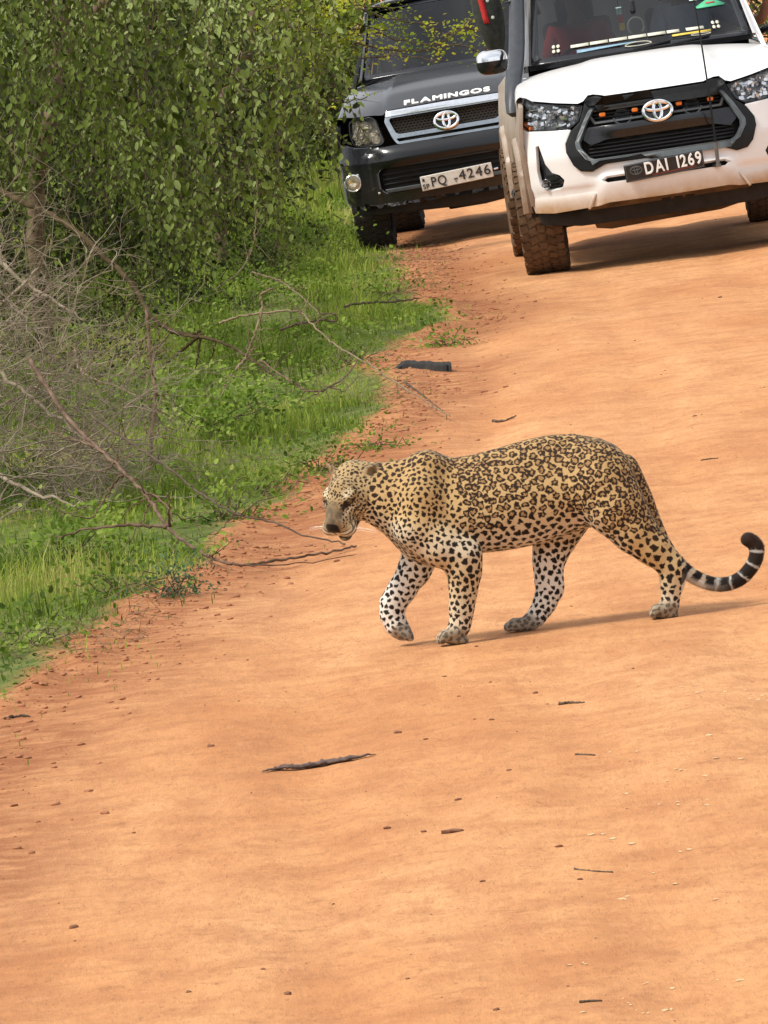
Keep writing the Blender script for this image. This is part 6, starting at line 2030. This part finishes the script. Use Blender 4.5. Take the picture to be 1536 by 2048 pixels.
def pebble(px, py, size, label, seed, flat=.5, aspect=1.4, m=None):
    r_ = random.Random(seed); p = ground_hit(px, py)
    p = Vector((p.x, p.y, gz(p.x, p.y)))
    bm = bmesh.new(); bmesh.ops.create_icosphere(bm, subdivisions=2, radius=1)
    for v in bm.verts:
        k = 1 + .75 * (float(fbm(np.array([v.co.x * 1.7 + seed]), np.array([v.co.y * 1.7 + v.co.z * 2.1]), 2)[0]))
        v.co = Vector((v.co.x * size * aspect * .5, v.co.y * size * .5, v.co.z * size * flat * .5)) * k
    bmesh.ops.rotate(bm, verts=bm.verts, cent=(0, 0, 0), matrix=Matrix.Rotation(r_.uniform(-.5, .5), 3, 'Z'))
    me = bpy.data.meshes.new("stone"); bm.to_mesh(me); bm.free()
    o = link_mesh("stone", me, m or M_stone)
    o.location = p + Vector((0, 0, size * flat * .25))
    return tag(o, label, "stone", "small stones on the road")
PB = [(422, 1497, .022, "small dark stone left of the long black stick"), (267, 1663, .024, "small dark stone in the left foreground"), (147, 1850, .026, "flat dark stone in the lower left foreground"),
      (149, 1875, .013, "tiny stone just below the flat dark stone at the lower left"), (573, 1969, .030, "reddish-brown stone at the bottom centre"), (525, 1926, .014, "tiny stone above the reddish stone at the bottom centre"),
      (795, 1457, .024, "dark stone below the leopard's lifted paw"), (851, 1477, .020, "dark stone right of the one below the leopard's lifted paw"), (847, 1664, .024, "dark upright crumb beside the larger brown lump"),
      (905, 1665, .060, "long brown lump of earth in the middle foreground"), (775, 1658, .024, "flat dark stone left of the brown lump"), (917, 1602, .026, "thin dark stone above the brown lump"),
      (889, 1350, .018, "dark crumb under the leopard's standing forepaw"), (917, 1385, .018, "dark crumb in the cluster below the leopard's forepaws"), (980, 1360, .018, "dark crumb right of the leopard's forepaws"),
      (1070, 1376, .016, "small crumb below the leopard's belly"), (1094, 1395, .013, "crumb left of the short twig below the leopard"), (983, 1438, .020, "slanting dark crumb below the leopard's belly"),
      (949, 1437, .016, "dark crumb among the stones below the leopard"), (1018, 1547, .015, "lone small stone in the middle of the road"), (1118, 1690, .018, "lone dark stone right of the brown lump"),
      (953, 1293, .022, "dark stone beside the leopard's standing forepaw"), (1160, 1750, .014, "small stone under the long thin scratch at the right"), (965, 1757, .014, "small stone in the lower middle of the road"),
      (992, 2015, .016, "small stone near the bottom edge right of centre"), (376, 1974, .020, "dark crumb near the bottom left of centre"), (1390, 832, .022, "dark stone on the road right of the leopard's rump"),
      (1440, 592, .026, "dark stone on the road below the white pickup"), (1330, 745, .02, "small stone on the road above the leopard's rump")]
for i, (px, py, s, lb) in enumerate(PB):
    pebble(px, py, s * (.45 + .5 * random.Random(i).random()), lb, 300 + i, .55 if s < .05 else .35, 1.3 if s < .05 else 1.6)

def stick_thing(name, label, pts, r0, r1, m, seed, cat="stick", group="sticks on the road"):
    P = []
    for px, py in pts:
        q = ground_hit(px, py); P.append(Vector((q.x, q.y, gz(q.x, q.y) + r0 * .6)))
    b = P[0].copy()
    o, _ = branch(name, [p - b for p in P], r0, r1, m, None, 10, r0 * .25, seed, 7)
    o.location = b
    return tag(o, label, cat, group)
def bark_strip():
    """a long tapering sliver of dark bark lying flat"""
    A = [(523, 1539), (560, 1532), (600, 1528), (650, 1519), (700, 1514), (752, 1506)]
    wd = [.002, .012, .015, .016, .012, .0015]
    P = [ground_hit(*p) for p in A]; P = [Vector((p.x, p.y, gz(p.x, p.y) + .003)) for p in P]
    b = P[0].copy(); q = bent([p - b for p in P], 8, .0012, 4); ww = np.interp(np.linspace(0, 5, len(q)), range(6), wd)
    r_ = random.Random(8); mb = MB(); vs = []; fs = []
    for i, p in enumerate(q):
        w = ww[i] * r_.uniform(.8, 1.2); h = w * .55
        for k in range(6):
            a = 2 * math.pi * k / 6
            vs.append(p + Vector((0, math.cos(a) * w * 2.2, h + math.sin(a) * h)))
    for i in range(len(q) - 1):
        for k in range(6):
            fs.append((i * 6 + k, i * 6 + (k + 1) % 6, i * 6 + 6 + (k + 1) % 6, i * 6 + 6 + k))
    mb.add(vs, fs); o = mb.build("stick", mat("charred_stick", (.055, .036, .030), .95, col2=(.15, .095, .075), vscale=45, bump=.6, bscale=120), None, angle=None)
    o.location = b
    tag(o, "long dark tapering stick lying on the bare road in the foreground", "stick", "sticks on the road")
bark_strip()
stick_thing("stick", "short brown twig on the road below the leopard's belly", [(1118, 1397), (1140, 1395), (1168, 1394)], .006, .002, M_twigd, 21)
stick_thing("stick", "thin straight twig on the road at the right of the foreground", [(1148, 1733), (1185, 1733), (1224, 1733)], .003, .002, M_twigd, 22)
stick_thing("stick", "thin short twig above the pale flakes", [(1150, 1508), (1175, 1509), (1190, 1510)], .004, .002, M_twigd, 23)
stick_thing("stick", "brown twig on the road above the leopard's shoulders", [(985, 836), (1010, 838), (1032, 832)], .007, .003, M_twigd, 24)
stick_thing("stick", "thin twig on the road right of the leopard's hips", [(1403, 926), (1420, 924), (1437, 922)], .004, .002, M_twigd, 25)
stick_thing("stick", "thin twig lying across the earth below the rubber strip", [(810, 775), (850, 800), (890, 828)], .006, .003, M_twigd, 26)
stick_thing("stick", "short dark twig near the bottom edge right of centre", [(1160, 1998), (1185, 1995), (1203, 1993)], .004, .002, M_twigd, 27)
stick_thing("stick", "tiny twig at the left of the road under the grass", [(10, 1447), (40, 1441), (60, 1440)], .006, .003, M_twigd, 28)

# black rubber strip half sunk in the red earth
def rubber_strip():
    P = [ground_hit(*p) for p in ((788, 752), (812, 748), (850, 747), (880, 747), (903, 746))]
    b = Vector((P[2].x, P[2].y, gz(P[2].x, P[2].y)))
    root = empty("rubber_strip", "black rubber strip half sunk in the red earth by the grass edge", "rubber strip"); root.location = b
    mb = MB(); vs = []; fs = []; q = bent([Vector((p.x, p.y, gz(p.x, p.y))) - b for p in P], 6, .002, 2); N = len(q)
    r_ = random.Random(3)
    for i, p in enumerate(q):
        t = i / (N - 1); h = .052 * min(1, .25 + t * 3.0) * r_.uniform(.93, 1.05); d = .09
        prof = [(-d, -.01), (-d * .9, h * .7), (-d * .45, h), (d * .3, h * .98), (d, h * .6), (d, -.01)]
        vs += [p + Vector((.004 * r_.random(), a, c)) for a, c in prof]
    n = 6
    for i in range(N - 1):
        for k in range(n - 1):
            fs.append((i * n + k, i * n + k + 1, i * n + n + k + 1, i * n + n + k))
    fs.append(tuple(range(n))); fs.append(tuple(range((N - 1) * n, N * n)))
    mb.add(vs, fs); mb.build("strip", M_rubber, root, angle=40, bevel=.006)
    m2 = MB(); m2.tube([q[-4] + Vector((0, -.095, .01)), q[-4] + Vector((.0, -.09, .04))], .007, 6); m2.build("tread_edge", M_rubber, root)
rubber_strip()

def soil_bits():
    r_ = np.random.default_rng(91)
    # loose clods along the broken edge of the road
    bm = bmesh.new(); bmesh.ops.create_icosphere(bm, subdivisions=1, radius=1)
    bv = np.array([tuple(v.co) for v in bm.verts]); bf = np.array([[v.index for v in f.verts] for f in bm.faces]); bm.free()
    def scatter(name, x, y, size, flat, m, label):
        n = len(x); z = ground_z(x, y)
        J = 1 + r_.normal(0, .18, (n, len(bv), 1))
        S = np.stack([size * r_.uniform(.8, 1.8, n), size * r_.uniform(.8, 1.4, n), size * flat], 1)
        a = r_.uniform(0, 6.28, n); c, s = np.cos(a), np.sin(a)
        v = bv[None] * J * S[:, None, :]
        vx = v[..., 0] * c[:, None] - v[..., 1] * s[:, None]; vy = v[..., 0] * s[:, None] + v[..., 1] * c[:, None]
        V = np.stack([vx + x[:, None], vy + y[:, None], v[..., 2] + (z + size * flat * .4)[:, None]], -1).reshape(-1, 3)
        F = (bf[None] + (np.arange(n) * len(bv))[:, None, None]).reshape(-1, 3)
        o = link_mesh(name, np_mesh(name, V, F), m, None, False)
        tag(o, label, "soil" if m is M_clod else "litter", kind="stuff")
    N = 26000
    y = 26 + 50 * r_.random(N); x = edge_x(y) + r_.normal(.22, .32, N)
    m_ = verge_amount(x, y)
    ok = (m_ < .06) & (m_ > -.75) & (r_.random(N) < np.exp(-np.abs(m_ + .12) / .25) * .55)
    x, y = x[ok], y[ok]
    scatter("soil_crumbs", x, y, .003 + .012 * r_.random(len(x)) ** 4, .5, M_clod, "loose red earth crumbs along the broken road edge")
    N = 500
    y = 21 + 45 * r_.random(N); x = -1.6 + r_.random(N) * 4.2
    ok = verge_amount(x, y) < -.1; x, y = x[ok], y[ok]
    scatter("grit", x, y, .0022 + .004 * r_.random(len(x)) ** 4, .6, M_stone, "fine dark grit scattered over the dirt road")
    # pale straw flakes on the right side of the road
    C = [(1395, 1478), (1400, 1508), (1435, 1530), (1425, 1565), (1350, 1565), (1375, 1520), (1360, 1545), (1425, 1608), (1355, 1620), (1300, 1630), (1320, 1605), (1250, 1582), (1215, 1665), (1270, 1670), (1385, 1697),
         (1310, 1728), (1345, 1755), (1240, 1775), (1285, 1945), (1305, 1955), (1260, 1990), (1345, 1998), (1178, 2015), (1275, 2015), (1360, 1550), (1390, 1380), (1430, 1390), (1510, 1375), (1515, 1395), (1445, 1785), (1465, 1945), (1160, 1910), (1210, 1505), (1275, 1500)]
    P = []
    for cx, cy in C:
        for _ in range(r_.integers(1, 4)):
            q = ground_hit(cx + r_.normal(0, 16), cy + r_.normal(0, 5)); P.append((q.x, q.y))
    P = np.array(P); n = len(P)
    z = ground_z(P[:, 0], P[:, 1]); rad = .003 + .009 * r_.random(n) ** 2
    V = []; F = []
    for i in range(n):
        k = 7; b0 = len(V); a0 = r_.uniform(0, 6.28)
        for j in range(k):
            a = a0 + 2 * math.pi * j / k; rr = rad[i] * r_.uniform(.5, 1.2)
            V.append((P[i, 0] + rr * 1.3 * math.cos(a), P[i, 1] + rr * 1.9 * math.sin(a), z[i] + .001 + r_.uniform(0, .002)))
        V.append((P[i, 0], P[i, 1], z[i] + .004))
        for j in range(k): F.append((b0 + j, b0 + (j + 1) % k, b0 + k))
    o = link_mesh("straw_flakes", np_mesh("straw_flakes", np.array(V), np.array(F)), M_flake, None, False)
    tag(o, "pale straw flakes strewn on the right side of the road", "litter", kind="stuff")
soil_bits()
